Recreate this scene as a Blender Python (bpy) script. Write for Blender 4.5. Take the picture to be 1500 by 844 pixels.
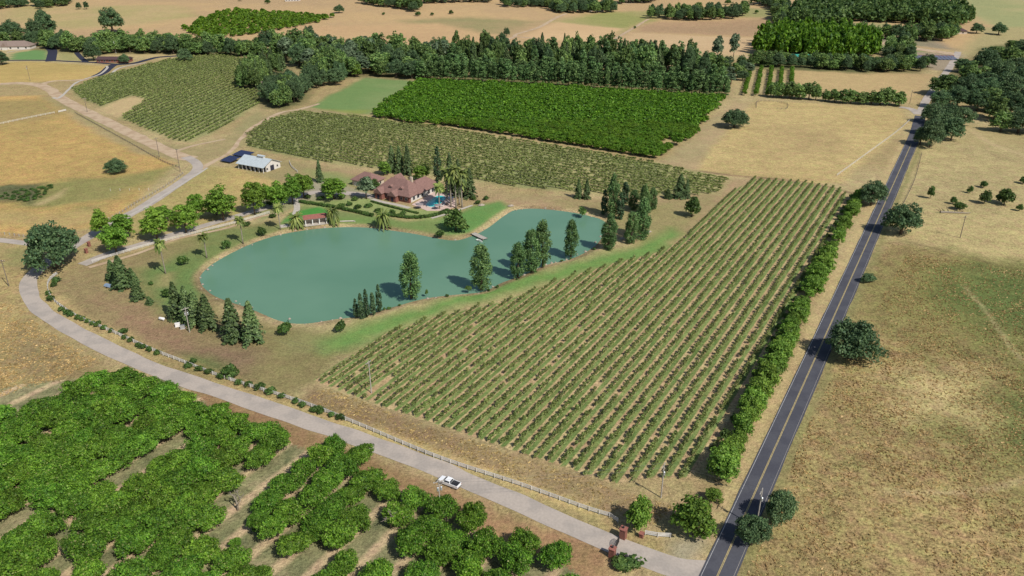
import bpy, math, random
import numpy as np

for o in list(bpy.data.objects):
    bpy.data.objects.remove(o, do_unlink=True)
scene = bpy.context.scene
COL = scene.collection

# ------------------------------------------------------------------ camera, sky, sun, exposure
IMG_W, FOC, PITCH, CAM_H = 1500.0, 1167.0, math.radians(25.3), 130.0
cam_d = bpy.data.cameras.new('camera')
cam_d.sensor_width = 36.0
cam_d.lens = 36.0 * FOC / IMG_W
cam_d.clip_start = 1.0
cam_d.clip_end = 20000.0
cam = bpy.data.objects.new('camera', cam_d)
cam.location = (0, 0, CAM_H)
cam.rotation_euler = (math.radians(90) - PITCH, 0, 0)
COL.objects.link(cam)
scene.camera = cam

SUN_EL = math.radians(46.0)
SUN_AZ = math.radians(-47.0)          # direction towards the sun, from +x counter-clockwise
world = bpy.data.worlds.new('World')
scene.world = world
world.use_nodes = True
wn = world.node_tree.nodes
sky = wn.new('ShaderNodeTexSky')
sky.sky_type = 'NISHITA'
sky.sun_disc = False
sky.sun_elevation = SUN_EL
sky.sun_rotation = math.radians(90) - SUN_AZ
wn['Background'].inputs['Strength'].default_value = 0.085
world.node_tree.links.new(sky.outputs[0], wn['Background'].inputs['Color'])
sun_d = bpy.data.lights.new('sun', 'SUN')
sun_d.energy = 4.3
sun_d.angle = math.radians(0.5)
sun_d.color = (1.0, 0.95, 0.87)
sun = bpy.data.objects.new('sun', sun_d)
sun.rotation_euler = (math.radians(90) - SUN_EL, 0, SUN_AZ + math.radians(90))
sun.location = (300, -200, 400)
COL.objects.link(sun)
scene.view_settings.view_transform = 'Standard'
scene.view_settings.look = 'None'
scene.view_settings.gamma = 1.0
scene.view_settings.exposure = 0.18

# ------------------------------------------------------------------ helpers
rs = np.random.RandomState(7)
rnd = random.Random(11)
CP, SP = math.cos(PITCH), math.sin(PITCH)


def hills(x, y):
    """height of the terrain: flat valley floor, low swells far behind it"""
    r = np.clip((np.asarray(y, float) - 780.0) / 500.0, 0, 1)
    r = r * r * (3 - 2 * r)
    x = np.asarray(x, float)
    return r * (5.0 * np.sin(x / 170.0 + 0.8) * np.sin(y / 210.0) + 3.0 * np.sin(x / 75.0 + y / 130.0)
                + 6.0 * r)


def G(px, py, z=0.0):
    """photo pixel -> point on the ground"""
    u = (px - 750.0) / FOC
    v = (py - 422.0) / FOC
    d = (u, CP - v * SP, -SP - v * CP)
    h = 0.0
    for _ in range(6):
        t = (z + h - CAM_H) / d[2]
        x, y = d[0] * t, d[1] * t
        h = float(hills(x, y))
    return np.array([x, y])


def zdepth(p):
    return p[1] * CP + CAM_H * SP


def height_at(p, py):
    v = (py - 422.0) / FOC
    return CAM_H + (-SP - v * CP) * p[1] / (CP - v * SP) - float(hills(p[0], p[1]))


def lin(c):
    c = c / 255.0
    return c / 12.92 if c <= 0.04045 else ((c + 0.055) / 1.055) ** 2.4


def S(r, g, b, k=0.72):
    return (lin(r) * k, lin(g) * k, lin(b) * k)


def tag(o, label=None, cat=None, group=None, kind=None):
    if label: o['label'] = label
    if cat: o['category'] = cat
    if group: o['group'] = group
    if kind: o['kind'] = kind
    return o


def mk(name, V, F, mats, mi=None, smooth=False):
    """numpy arrays -> mesh; F is (n,4) or (n,3) array or a list of tuples"""
    me = bpy.data.meshes.new(name)
    if isinstance(F, np.ndarray):
        n, k = F.shape
        me.vertices.add(len(V))
        me.vertices.foreach_set('co', np.asarray(V, np.float32).ravel())
        me.loops.add(n * k)
        me.loops.foreach_set('vertex_index', F.astype(np.int32).ravel())
        me.polygons.add(n)
        me.polygons.foreach_set('loop_start', np.arange(0, n * k, k, dtype=np.int32))
        me.polygons.foreach_set('loop_total', np.full(n, k, np.int32))
    else:
        me.from_pydata([tuple(map(float, v)) for v in V], [], F)
    if not isinstance(mats, (list, tuple)): mats = [mats]
    for m in mats: me.materials.append(m)
    if mi is not None: me.polygons.foreach_set('material_index', np.asarray(mi, np.int32))
    if smooth: me.polygons.foreach_set('use_smooth', np.ones(len(me.polygons), bool))
    me.update(calc_edges=True)
    return me


def ob(name, me, parent=None, loc=(0, 0, 0), rz=0.0, sc=(1, 1, 1)):
    o = bpy.data.objects.new(name, me)
    o.location = loc
    o.rotation_euler = (0, 0, rz)
    o.scale = sc
    if parent is not None: o.parent = parent
    COL.objects.link(o)
    return o


class MB:
    """collects boxes, tubes, prisms into one mesh"""
    def __init__(s):
        s.v, s.f = [], []

    def add(s, vs, fs):
        b = len(s.v)
        s.v += [tuple(v) for v in vs]
        s.f += [tuple(b + i for i in f) for f in fs]
        return s

    def box(s, x0, x1, y0, y1, z0, z1):
        return s.add([(x0, y0, z0), (x1, y0, z0), (x1, y1, z0), (x0, y1, z0), (x0, y0, z1), (x1, y0, z1), (x1, y1, z1), (x0, y1, z1)],
                     [(0, 3, 2, 1), (4, 5, 6, 7), (0, 1, 5, 4), (1, 2, 6, 5), (2, 3, 7, 6), (3, 0, 4, 7)])

    def poly(s, pts, z0, z1):
        n = len(pts)
        vs = [(p[0], p[1], z0) for p in pts] + [(p[0], p[1], z1) for p in pts]
        fs = [tuple(range(n - 1, -1, -1)), tuple(range(n, 2 * n))] + [(i, (i + 1) % n, n + (i + 1) % n, n + i) for i in range(n)]
        return s.add(vs, fs)

    def tube(s, pts, rad, n=6):
        pts = [np.array(p, float) for p in pts]
        vs, fs = [], []
        for i, p in enumerate(pts):
            d = pts[min(i + 1, len(pts) - 1)] - pts[max(i - 1, 0)]
            d = d / (np.linalg.norm(d) + 1e-9)
            a = np.cross(d, (0, 0, 1)) if abs(d[2]) < 0.9 else np.cross(d, (1, 0, 0))
            a /= np.linalg.norm(a)
            b = np.cross(d, a)
            for k in range(n):
                t = 2 * math.pi * k / n
                vs.append(p + rad[i] * (math.cos(t) * a + math.sin(t) * b))
        for i in range(len(pts) - 1):
            for k in range(n):
                fs.append((i * n + k, i * n + (k + 1) % n, (i + 1) * n + (k + 1) % n, (i + 1) * n + k))
        fs.append(tuple(range(n - 1, -1, -1)))
        fs.append(tuple(range((len(pts) - 1) * n, len(pts) * n)))
        return s.add(vs, fs)

    def mesh(s, name, m, smooth=False):
        return mk(name, s.v, s.f, m, smooth=smooth)

    def build(s, name, m, parent=None, loc=(0, 0, 0), rz=0.0, smooth=False):
        return ob(name, s.mesh(name, m, smooth), parent, loc, rz)


def empty(name, loc, rz=0.0):
    o = bpy.data.objects.new(name, None)
    o.empty_display_size = 0.5
    o.location = loc
    o.rotation_euler = (0, 0, rz)
    COL.objects.link(o)
    return o


# value noise in numpy
_lat = rs.rand(256, 256)


def vnoise(x, y, scale, seed=0):
    x = np.asarray(x) / scale + seed * 17.31
    y = np.asarray(y) / scale + seed * 9.77
    xi, yi = np.floor(x).astype(int), np.floor(y).astype(int)
    fx, fy = x - xi, y - yi
    fx, fy = fx * fx * (3 - 2 * fx), fy * fy * (3 - 2 * fy)
    g = lambda i, j: _lat[i & 255, j & 255]
    return (g(xi, yi) * (1 - fx) + g(xi + 1, yi) * fx) * (1 - fy) + (g(xi, yi + 1) * (1 - fx) + g(xi + 1, yi + 1) * fx) * fy


def fbm(x, y, scale, seed=0, oct=4):
    a, t, w = 0, 0, 1.0
    for k in range(oct):
        a = a + w * vnoise(x, y, scale / 2 ** k, seed + k * 3)
        t += w
        w *= 0.55
    return a / t


def inside(P, poly):
    """even-odd test, P (n,2)"""
    x, y = P[:, 0], P[:, 1]
    r = np.zeros(len(P), bool)
    n = len(poly)
    for i in range(n):
        x0, y0 = poly[i]
        x1, y1 = poly[(i + 1) % n]
        if y0 == y1: continue
        c = ((y0 > y) != (y1 > y)) & (x < (x1 - x0) * (y - y0) / (y1 - y0) + x0)
        r ^= c
    return r


def dist_line(P, pts, closed=False):
    d = np.full(len(P), 1e9)
    n = len(pts)
    for i in range(n if closed else n - 1):
        a = np.asarray(pts[i]); b = np.asarray(pts[(i + 1) % n])
        ab = b - a
        t = np.clip(((P - a) @ ab) / (ab @ ab + 1e-9), 0, 1)
        d = np.minimum(d, np.hypot(P[:, 0] - a[0] - t * ab[0], P[:, 1] - a[1] - t * ab[1]))
    return d


def GP(pts):
    return [G(*p) for p in pts]


def spline(pts, step=2.0, closed=False):
    """Catmull-Rom through world points, resampled evenly"""
    P = [np.asarray(p, float) for p in pts]
    n = len(P)
    out = []
    for i in range(n if closed else n - 1):
        p1, p2 = P[i], P[(i + 1) % n]
        p0 = P[i - 1] if (closed or i > 0) else 2 * p1 - p2
        p3 = P[(i + 2) % n] if (closed or i + 2 < n) else 2 * p2 - p1
        k = max(2, int(np.linalg.norm(p2 - p1) / (step * 0.5)))
        for j in range(k):
            t = j / k
            out.append(0.5 * ((2 * p1) + (-p0 + p2) * t + (2 * p0 - 5 * p1 + 4 * p2 - p3) * t * t + (-p0 + 3 * p1 - 3 * p2 + p3) * t ** 3))
    out.append(P[0] if closed else P[-1])
    out = np.array(out)
    L = np.concatenate([[0], np.cumsum(np.linalg.norm(np.diff(out, axis=0), axis=1))])
    m = max(2, int(L[-1] / step) + 1)
    s = np.linspace(0, L[-1], m)
    r = np.stack([np.interp(s, L, out[:, 0]), np.interp(s, L, out[:, 1])], 1)
    return r[:-1] if closed else r


def normals2(p):
    d = np.gradient(p, axis=0)
    d /= np.linalg.norm(d, axis=1)[:, None] + 1e-9
    return np.stack([-d[:, 1], d[:, 0]], 1)


def ribbon(name, p, w0, w1, z, m, parent=None, jitter=0.0):
    """flat strip along p from offset w0 (right) to w1 (left), draped on the terrain"""
    n = normals2(p)
    j0 = (np.array([vnoise(i * 1.0, 3.0, 3.0, 5) for i in range(len(p))]) - .5) * jitter
    j1 = (np.array([vnoise(i * 1.0, 9.0, 3.0, 6) for i in range(len(p))]) - .5) * jitter
    a = p + n * (w0 + j0)[:, None] if jitter else p + n * w0
    b = p + n * (w1 + j1)[:, None] if jitter else p + n * w1
    m_ = (a + b) / 2
    V = np.zeros((len(p) * 3, 3))
    for k, q in enumerate((a, m_, b)):
        V[k::3, :2] = q
        V[k::3, 2] = hills(q[:, 0], q[:, 1]) + z
    i = np.arange(len(p) - 1) * 3
    F = np.concatenate([np.stack([i, i + 3, i + 4, i + 1], 1), np.stack([i + 1, i + 4, i + 5, i + 2], 1)])
    return ob(name, mk(name, V, F, m), parent)


# ------------------------------------------------------------------ materials
def new_mat(name):
    m = bpy.data.materials.new(name)
    m.use_nodes = True
    nt = m.node_tree
    return m, nt, nt.nodes, nt.links, nt.nodes['Principled BSDF']


def simple(name, col, rough=0.7, spec=0.3, metal=0.0, noise=0.0, nscale=2.0, bump=0.0):
    m, nt, N, L, B = new_mat(name)
    B.inputs['Base Color'].default_value = (*col, 1)
    B.inputs['Roughness'].default_value = rough
    B.inputs['Specular IOR Level'].default_value = spec
    B.inputs['Metallic'].default_value = metal
    if noise or bump:
        tc = N.new('ShaderNodeNewGeometry')
        nz = N.new('ShaderNodeTexNoise')
        nz.inputs['Scale'].default_value = nscale
        nz.inputs['Detail'].default_value = 5
        L.new(tc.outputs['Position'], nz.inputs['Vector'])
        mr = N.new('ShaderNodeMapRange')
        mr.inputs['From Min'].default_value = 0.3
        mr.inputs['From Max'].default_value = 0.7
        mr.inputs['To Min'].default_value = 1 - noise
        mr.inputs['To Max'].default_value = 1 + noise
        L.new(nz.outputs['Fac'], mr.inputs['Value'])
        mx = N.new('ShaderNodeVectorMath')
        mx.operation = 'SCALE'
        mx.inputs[0].default_value = col
        L.new(mr.outputs[0], mx.inputs['Scale'])
        L.new(mx.outputs[0], B.inputs['Base Color'])
        if bump:
            bp = N.new('ShaderNodeBump')
            bp.inputs['Strength'].default_value = bump
            L.new(nz.outputs['Fac'], bp.inputs['Height'])
            L.new(bp.outputs[0], B.inputs['Normal'])
    return m


def leaf(name, dark, light, dry=None, trans=0.34, objvar=0.22):
    """foliage: colour varies from leaf clump to leaf clump and from tree to tree"""
    m, nt, N, L, B = new_mat(name)
    geo = N.new('ShaderNodeNewGeometry')
    oi = N.new('ShaderNodeObjectInfo')
    cr = N.new('ShaderNodeValToRGB')
    cr.color_ramp.elements[0].color = (*dark, 1)
    cr.color_ramp.elements[1].color = (*light, 1)
    if dry:
        cr.color_ramp.elements[1].position = 0.93
        e = cr.color_ramp.elements.new(1.0)
        e.color = (*dry, 1)
    L.new(geo.outputs['Random Per Island'], cr.inputs['Fac'])
    # every tree a little different in brightness and hue
    hs = N.new('ShaderNodeHueSaturation')
    a = N.new('ShaderNodeMapRange')
    a.inputs['To Min'].default_value = 1 - objvar
    a.inputs['To Max'].default_value = 1 + objvar
    L.new(oi.outputs['Random'], a.inputs['Value'])
    L.new(a.outputs[0], hs.inputs['Value'])
    mu = N.new('ShaderNodeMath'); mu.operation = 'MULTIPLY'; mu.inputs[1].default_value = 7.31
    fr = N.new('ShaderNodeMath'); fr.operation = 'FRACT'
    b = N.new('ShaderNodeMapRange')
    b.inputs['To Min'].default_value = 0.490
    b.inputs['To Max'].default_value = 0.508
    L.new(oi.outputs['Random'], mu.inputs[0]); L.new(mu.outputs[0], fr.inputs[0]); L.new(fr.outputs[0], b.inputs['Value'])
    L.new(b.outputs[0], hs.inputs['Hue'])
    L.new(cr.outputs['Color'], hs.inputs['Color'])
    # patches inside a crown
    nz = N.new('ShaderNodeTexNoise'); nz.inputs['Scale'].default_value = 0.35; nz.inputs['Detail'].default_value = 2
    L.new(geo.outputs['Position'], nz.inputs['Vector'])
    c = N.new('ShaderNodeMapRange')
    c.inputs['From Min'].default_value = 0.3; c.inputs['From Max'].default_value = 0.7
    c.inputs['To Min'].default_value = 0.66; c.inputs['To Max'].default_value = 1.28
    L.new(nz.outputs['Fac'], c.inputs['Value'])
    sc = N.new('ShaderNodeVectorMath'); sc.operation = 'SCALE'
    L.new(hs.outputs[0], sc.inputs[0]); L.new(c.outputs[0], sc.inputs['Scale'])
    L.new(sc.outputs[0], B.inputs['Base Color'])
    B.inputs['Roughness'].default_value = 0.55
    B.inputs['Specular IOR Level'].default_value = 0.25
    tr = N.new('ShaderNodeBsdfTranslucent')
    L.new(sc.outputs[0], tr.inputs['Color'])
    mix = N.new('ShaderNodeMixShader')
    mix.inputs[0].default_value = trans
    out = N['Material Output']
    L.new(B.outputs[0], mix.inputs[1]); L.new(tr.outputs[0], mix.inputs[2]); L.new(mix.outputs[0], out.inputs['Surface'])
    return m


LK = 1.0
M = {}
M['walnut'] = leaf('walnut_leaves', (0.034, 0.110, 0.012), (0.195, 0.365, 0.036), (0.30, 0.30, 0.12), objvar=0.22)
M['orchard'] = leaf('orchard_leaves', (0.042, 0.120, 0.010), (0.175, 0.315, 0.024), objvar=0.10)
M['oak'] = leaf('oak_leaves', (0.046, 0.100, 0.046), (0.155, 0.235, 0.098))
M['forest'] = leaf('forest_leaves', (0.062, 0.128, 0.040), (0.230, 0.335, 0.090), objvar=0.38)
M['palegreen'] = leaf('pale_leaves', (0.085, 0.135, 0.072), (0.190, 0.255, 0.140))
M['poplar'] = leaf('poplar_leaves', (0.052, 0.118, 0.042), (0.190, 0.305, 0.098))
M['conifer'] = leaf('conifer_needles', (0.040, 0.080, 0.030), (0.140, 0.200, 0.066), trans=0.15)
M['cypress'] = leaf('cypress_needles', (0.034, 0.075, 0.036), (0.100, 0.165, 0.068), trans=0.1)
M['plane'] = leaf('plane_leaves', (0.085, 0.185, 0.022), (0.215, 0.350, 0.045), trans=0.3)
M['hedge'] = leaf('hedge_leaves', (0.080, 0.175, 0.024), (0.210, 0.335, 0.048), trans=0.3)
M['shrub'] = leaf('shrub_leaves', (0.045, 0.100, 0.024), (0.125, 0.205, 0.048))
M['vine'] = leaf('vine_leaves', (0.120, 0.175, 0.045), (0.280, 0.335, 0.105), (0.42, 0.38, 0.22), objvar=0.12)
M['vine_far'] = leaf('far_vine_leaves', (0.160, 0.215, 0.058), (0.330, 0.375, 0.120), (0.44, 0.40, 0.20))
M['palm'] = leaf('palm_leaves', (0.08, 0.125, 0.028), (0.25, 0.29, 0.075), trans=0.15)
M['reed'] = leaf('reed_leaves', (0.04, 0.085, 0.03), (0.10, 0.16, 0.06), trans=0.15)
M['bark'] = simple('bark', (0.11, 0.085, 0.06), 0.9, 0.1, noise=0.35, nscale=3)
M['palebark'] = simple('pale_bark', (0.25, 0.215, 0.17), 0.9, 0.1, noise=0.25, nscale=3)
M['wood'] = simple('weathered_wood', (0.17, 0.14, 0.115), 0.85, 0.15, noise=0.25, nscale=1.5)
M['palewood'] = simple('grey_pole_wood', (0.36, 0.33, 0.29), 0.85, 0.15, noise=0.2, nscale=2)
M['white'] = simple('white_paint', (0.74, 0.73, 0.70), 0.55, 0.4, noise=0.06, nscale=1.2)
M['fencewhite'] = simple('weathered_white_rail', S(236, 232, 226), 0.7, 0.3, noise=0.1, nscale=0.6)
M['metal'] = simple('galvanised_metal', (0.55, 0.57, 0.58), 0.4, 0.5, metal=0.6)
M['wire'] = simple('power_cable', (0.06, 0.06, 0.065), 0.5, 0.4)

# asphalt and gravel
M['yellow'] = simple('yellow_road_paint', S(206, 186, 128), 0.8, 0.2, noise=0.25, nscale=1.5)
M['whiteline'] = simple('white_road_paint', S(205, 205, 205), 0.8, 0.2, noise=0.3, nscale=1.5)
M['newasphalt'] = simple('fresh_asphalt', S(52, 54, 72), 0.8, 0.3, noise=0.1, nscale=0.6)
M['concrete'] = simple('concrete', S(200, 192, 180), 0.85, 0.2, noise=0.12, nscale=0.7)


def road_mat(name, base, patch, track):
    """old chip-seal: blotches, long wheel tracks, repaired patches"""
    m, nt, N, L, B = new_mat(name)
    geo = N.new('ShaderNodeNewGeometry')
    n1 = N.new('ShaderNodeTexNoise'); n1.inputs['Scale'].default_value = 0.16; n1.inputs['Detail'].default_value = 6
    n2 = N.new('ShaderNodeTexNoise'); n2.inputs['Scale'].default_value = 1.6; n2.inputs['Detail'].default_value = 6
    for n in (n1, n2): L.new(geo.outputs['Position'], n.inputs['Vector'])
    r1 = N.new('ShaderNodeValToRGB')
    r1.color_ramp.elements[0].position = 0.42; r1.color_ramp.elements[0].color = (*patch, 1)
    r1.color_ramp.elements[1].position = 0.54; r1.color_ramp.elements[1].color = (*base, 1)
    L.new(n1.outputs['Fac'], r1.inputs['Fac'])
    mr = N.new('ShaderNodeMapRange')
    mr.inputs['From Min'].default_value = 0.3; mr.inputs['From Max'].default_value = 0.7
    mr.inputs['To Min'].default_value = 0.91; mr.inputs['To Max'].default_value = 1.07
    L.new(n2.outputs['Fac'], mr.inputs['Value'])
    sc = N.new('ShaderNodeVectorMath'); sc.operation = 'SCALE'
    L.new(r1.outputs[0], sc.inputs[0]); L.new(mr.outputs[0], sc.inputs['Scale'])
    L.new(sc.outputs[0], B.inputs['Base Color'])
    B.inputs['Roughness'].default_value = 0.9
    B.inputs['Specular IOR Level'].default_value = 0.15
    return m


M['asphalt'] = road_mat('asphalt', S(92, 93, 101), S(84, 85, 94), None)
M['drive'] = road_mat('chip_seal', S(196, 184, 172), S(182, 172, 162), None)
M['gravel'] = road_mat('gravel_track', S(208, 184, 154), S(192, 166, 136), None)


# ground ------------------------------------------------------------
ROW_TH = math.radians(59.8)
ROW_N = np.array([math.sin(ROW_TH), -math.cos(ROW_TH)])      # across the rows
ROW_D = np.array([math.cos(ROW_TH), math.sin(ROW_TH)])       # along the rows
ROW_S0, ROW_SP = -158.6, 3.56


def ground_mat():
    m, nt, N, L, B = new_mat('ground_cover')
    geo = N.new('ShaderNodeNewGeometry')
    at = N.new('ShaderNodeAttribute'); at.attribute_name = 'Col'
    mk_ = N.new('ShaderNodeAttribute'); mk_.attribute_name = 'Mask'

    def noise(scale, detail=4, rough=0.6, vec=None, dist=0.0):
        n = N.new('ShaderNodeTexNoise')
        n.inputs['Scale'].default_value = scale
        n.inputs['Detail'].default_value = detail
        n.inputs['Roughness'].default_value = rough
        n.inputs['Distortion'].default_value = dist
        L.new(vec or geo.outputs['Position'], n.inputs['Vector'])
        return n

    def rng(sock, a, b, c, d):
        r = N.new('ShaderNodeMapRange')
        r.inputs['From Min'].default_value = a; r.inputs['From Max'].default_value = b
        r.inputs['To Min'].default_value = c; r.inputs['To Max'].default_value = d
        L.new(sock, r.inputs['Value'])
        return r.outputs[0]

    def math_(op, a, b=None):
        n = N.new('ShaderNodeMath'); n.operation = op
        for i, s in enumerate((a, b)):
            if s is None: continue
            if isinstance(s, (int, float)): n.inputs[i].default_value = s
            else: L.new(s, n.inputs[i])
        return n.outputs[0]

    def mixc(fac, a, b):
        n = N.new('ShaderNodeMix'); n.data_type = 'RGBA'
        L.new(fac, n.inputs['Factor'])
        for i, s in ((6, a), (7, b)):
            if isinstance(s, tuple): n.inputs[i].default_value = (*s, 1)
            else: L.new(s, n.inputs[i])
        return n.outputs[2]

    # stripes of the planted fields
    sep = N.new('ShaderNodeSeparateXYZ'); L.new(geo.outputs['Position'], sep.inputs[0])
    wob = noise(0.35, 3)
    wv = rng(wob.outputs['Fac'], 0, 1, -0.28, 0.28)

    def stripe(nx, ny, s0, sp, off, half, soft=0.08):
        s = math_('ADD', math_('MULTIPLY', sep.outputs[0], nx), math_('MULTIPLY', sep.outputs[1], ny))
        s = math_('ADD', s, wv)
        f = math_('FRACT', math_('ADD', math_('DIVIDE', math_('SUBTRACT', s, s0), sp), 0.5 - off))
        d = math_('ABSOLUTE', math_('SUBTRACT', f, 0.5))
        return rng(d, half - soft, half + soft, 1.0, 0.0)

    patch = noise(0.03, 4)
    fine = noise(1.3, 5, 0.65)
    finer = noise(4.5, 3, 0.6)
    mid = noise(0.11, 5, 0.6, dist=0.6)
    grass_a, grass_b = S(116, 138, 62), S(142, 154, 82)
    gcol = mixc(rng(mid.outputs['Fac'], 0.35, 0.65, 0, 1), grass_a, grass_b)
    tan_a, tan_b = S(210, 178, 126), S(188, 150, 108)
    tcol = mixc(rng(mid.outputs['Fac'], 0.4, 0.6, 0, 1), tan_a, tan_b)
    st1 = stripe(float(ROW_N[0]), float(ROW_N[1]), ROW_S0, ROW_SP, 0.17, 0.19, 0.05)
    vine_col = mixc(st1, tcol, gcol)
    st2 = stripe(float(ROW_N[0]), float(ROW_N[1]), -164.0, 7.6, 0.0, 0.16)
    olive = mixc(rng(mid.outputs['Fac'], 0.35, 0.65, 0, 1), S(132, 132, 88), S(158, 146, 104))
    orch_col = mixc(st2, olive, S(205, 172, 132))
    sepm = N.new('ShaderNodeSeparateColor'); L.new(mk_.outputs['Color'], sepm.inputs[0])
    edge = rng(fine.outputs['Fac'], 0.3, 0.7, -0.25, 0.25)
    mask1 = rng(math_('ADD', sepm.outputs[0], edge), 0.4, 0.6, 0, 1)
    mask2 = rng(math_('ADD', sepm.outputs[1], edge), 0.4, 0.6, 0, 1)
    c = mixc(mask1, at.outputs['Color'], vine_col)
    c = mixc(mask2, c, orch_col)
    # fine detail: tufts and bare spots, stronger in the dry fields
    det = at.outputs['Alpha']
    tuft = noise(0.55, 6, 0.72, dist=1.2)
    f1 = math_('ADD', rng(fine.outputs['Fac'], 0.38, 0.62, -0.42, 0.42), rng(tuft.outputs['Fac'], 0.38, 0.62, -0.40, 0.40))
    f2 = rng(finer.outputs['Fac'], 0.36, 0.64, -0.40, 0.40)
    f3 = rng(mid.outputs['Fac'], 0.36, 0.64, -0.20, 0.20)
    k = math_('ADD', 1.0, math_('MULTIPLY', det, math_('ADD', math_('ADD', f1, f2), f3)))
    k = math_('MAXIMUM', k, 0.25)
    sc = N.new('ShaderNodeVectorMath'); sc.operation = 'SCALE'
    L.new(c, sc.inputs[0]); L.new(k, sc.inputs['Scale'])
    # a little green and rust mixed through the dry grass
    hs = N.new('ShaderNodeHueSaturation')
    L.new(sc.outputs[0], hs.inputs['Color'])
    hn = noise(0.23, 5, 0.65)
    L.new(math_('ADD', 0.505, math_('MULTIPLY', det, rng(hn.outputs['Fac'], 0.34, 0.66, -0.02, 0.05))), hs.inputs['Hue'])
    hs.inputs['Saturation'].default_value = 0.88
    L.new(hs.outputs[0], B.inputs['Base Color'])
    B.inputs['Roughness'].default_value = 0.95
    B.inputs['Specular IOR Level'].default_value = 0.08
    bp = N.new('ShaderNodeBump')
    bp.inputs['Strength'].default_value = 0.8
    bp.inputs['Distance'].default_value = 0.35
    L.new(math_('ADD', fine.outputs['Fac'], math_('MULTIPLY', finer.outputs['Fac'], 0.4)), bp.inputs['Height'])
    L.new(bp.outputs[0], B.inputs['Normal'])
    return m


def axis(segs):
    a = [np.arange(s, e, st) for s, e, st in segs]
    return np.unique(np.round(np.concatenate(a + [[segs[-1][1]]]), 3))


gx = axis([(-4200, -1600, 130), (-1600, -800, 40), (-800, -420, 6), (-420, -250, 2.5), (-250, 250, 1.5), (250, 420, 2.5), (420, 800, 6), (800, 1600, 40), (1600, 4200, 130)])
gy = axis([(-900, 60, 60), (60, 110, 5), (110, 470, 1.5), (470, 700, 2.5), (700, 1000, 5), (1000, 1500, 10), (1500, 2500, 50), (2500, 7000, 300)])
XX, YY = np.meshgrid(gx, gy)
GXY = np.stack([XX.ravel(), YY.ravel()], 1)
nG = len(GXY)
gcolr = np.zeros((nG, 4), np.float32)
gmask = np.zeros((nG, 4), np.float32)
gmask[:, 3] = 1
# warped copy of the coordinates: painted borders run unevenly
warp = np.stack([fbm(GXY[:, 0], GXY[:, 1], 14, 1) - .5, fbm(GXY[:, 0], GXY[:, 1], 14, 2) - .5], 1)
nb1 = fbm(GXY[:, 0], GXY[:, 1], 70, 3)
nb2 = fbm(GXY[:, 0], GXY[:, 1], 22, 4)


def mixpaint(idx, w, ca, det):
    w = w[:, None]
    tgt = np.concatenate([ca, np.full((len(ca), 1), det)], 1)
    gcolr[idx] = gcolr[idx] * (1 - w) + tgt * w


def two(idx, c1, c2, seed=0, sc=None):
    n = nb1[idx] if seed % 2 == 0 else nb2[idx]
    t = np.clip((n - 0.36) / 0.28, 0, 1)[:, None]
    return np.array(c1)[None] * (1 - t) + np.array(c2)[None] * t


def area(px, c1, c2=None, feather=2.0, wobble=4.0, det=0.5, op=1.0, seed=0, world=False, maskch=None):
    poly = px if world else GP(px)
    A = np.array(poly)
    lo, hi = A.min(0) - feather - wobble - 2, A.max(0) + feather + wobble + 2
    idx = np.where((GXY[:, 0] > lo[0]) & (GXY[:, 0] < hi[0]) & (GXY[:, 1] > lo[1]) & (GXY[:, 1] < hi[1]))[0]
    if len(idx) == 0: return
    P = GXY[idx] + warp[idx] * wobble * 2
    d = dist_line(P, poly, True)
    sd = np.where(inside(P, poly), d, -d)
    w = np.clip(sd / feather * 0.5 + 0.5, 0, 1) * op
    if maskch is not None:
        gmask[idx, maskch] = np.maximum(gmask[idx, maskch], w)
        return
    mixpaint(idx, w, two(idx, c1, c2 or c1, seed), det)


def line(px, width, c1, c2=None, feather=0.8, wobble=0.8, det=0.3, op=1.0, seed=1, world=False):
    pts = px if world else GP(px)
    A = np.array(pts)
    lo, hi = A.min(0) - width - 4, A.max(0) + width + 4
    idx = np.where((GXY[:, 0] > lo[0]) & (GXY[:, 0] < hi[0]) & (GXY[:, 1] > lo[1]) & (GXY[:, 1] < hi[1]))[0]
    P = GXY[idx] + warp[idx] * wobble * 2
    d = dist_line(P, spline(pts, 4.0))
    w = np.clip((width / 2 - d) / feather * 0.5 + 0.5, 0, 1) * op
    mixpaint(idx, w, two(idx, c1, c2 or c1, seed), det)


allidx = np.arange(nG)
gcolr[:, :3] = two(allidx, S(178, 150, 100), S(192, 166, 116))
gcolr[:, 3] = 0.5

# ---- far country (top of the picture)
area([(-400, -40), (1900, -40), (1900, 60), (1500, 75), (700, 70), (0, 62), (-400, 60)], S(205, 165, 112), S(196, 158, 112), 20, 10, 0.22)
area([(1380, -20), (1900, -20), (1900, 60), (1500, 52), (1430, 30)], S(168, 168, 108), S(182, 170, 115), 10, 10, 0.2)
area([(690, 25), (790, 32), (740, 52), (640, 48), (590, 30)], S(160, 148, 96), S(176, 150, 102), 14, 12, 0.25)
area([(880, 18), (1000, 12), (940, 35), (905, 50), (870, 42), (800, 32)], S(160, 158, 86), S(176, 160, 100), 12, 10, 0.25)
area([(960, 32), (1120, 28), (1140, 45), (1110, 54), (935, 46), (940, 36)], S(190, 148, 108), S(180, 142, 104), 10, 8, 0.3)
area([(925, 48), (1115, 56), (1090, 82), (900, 72)], S(216, 178, 130), S(210, 172, 124), 6, 4, 0.15)
area([(815, 32), (912, 42), (880, 62), (755, 56), (790, 44)], S(222, 180, 128), S(214, 172, 122), 6, 4, 0.15)
area([(1060, 10), (1140, 14), (1130, 26), (1050, 24)], S(164, 158, 98), None, 8, 6, 0.2)
area([(0, 0), (110, 0), (150, 20), (110, 42), (0, 36)], S(200, 165, 112), S(186, 165, 104), 20, 12, 0.25)
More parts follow.
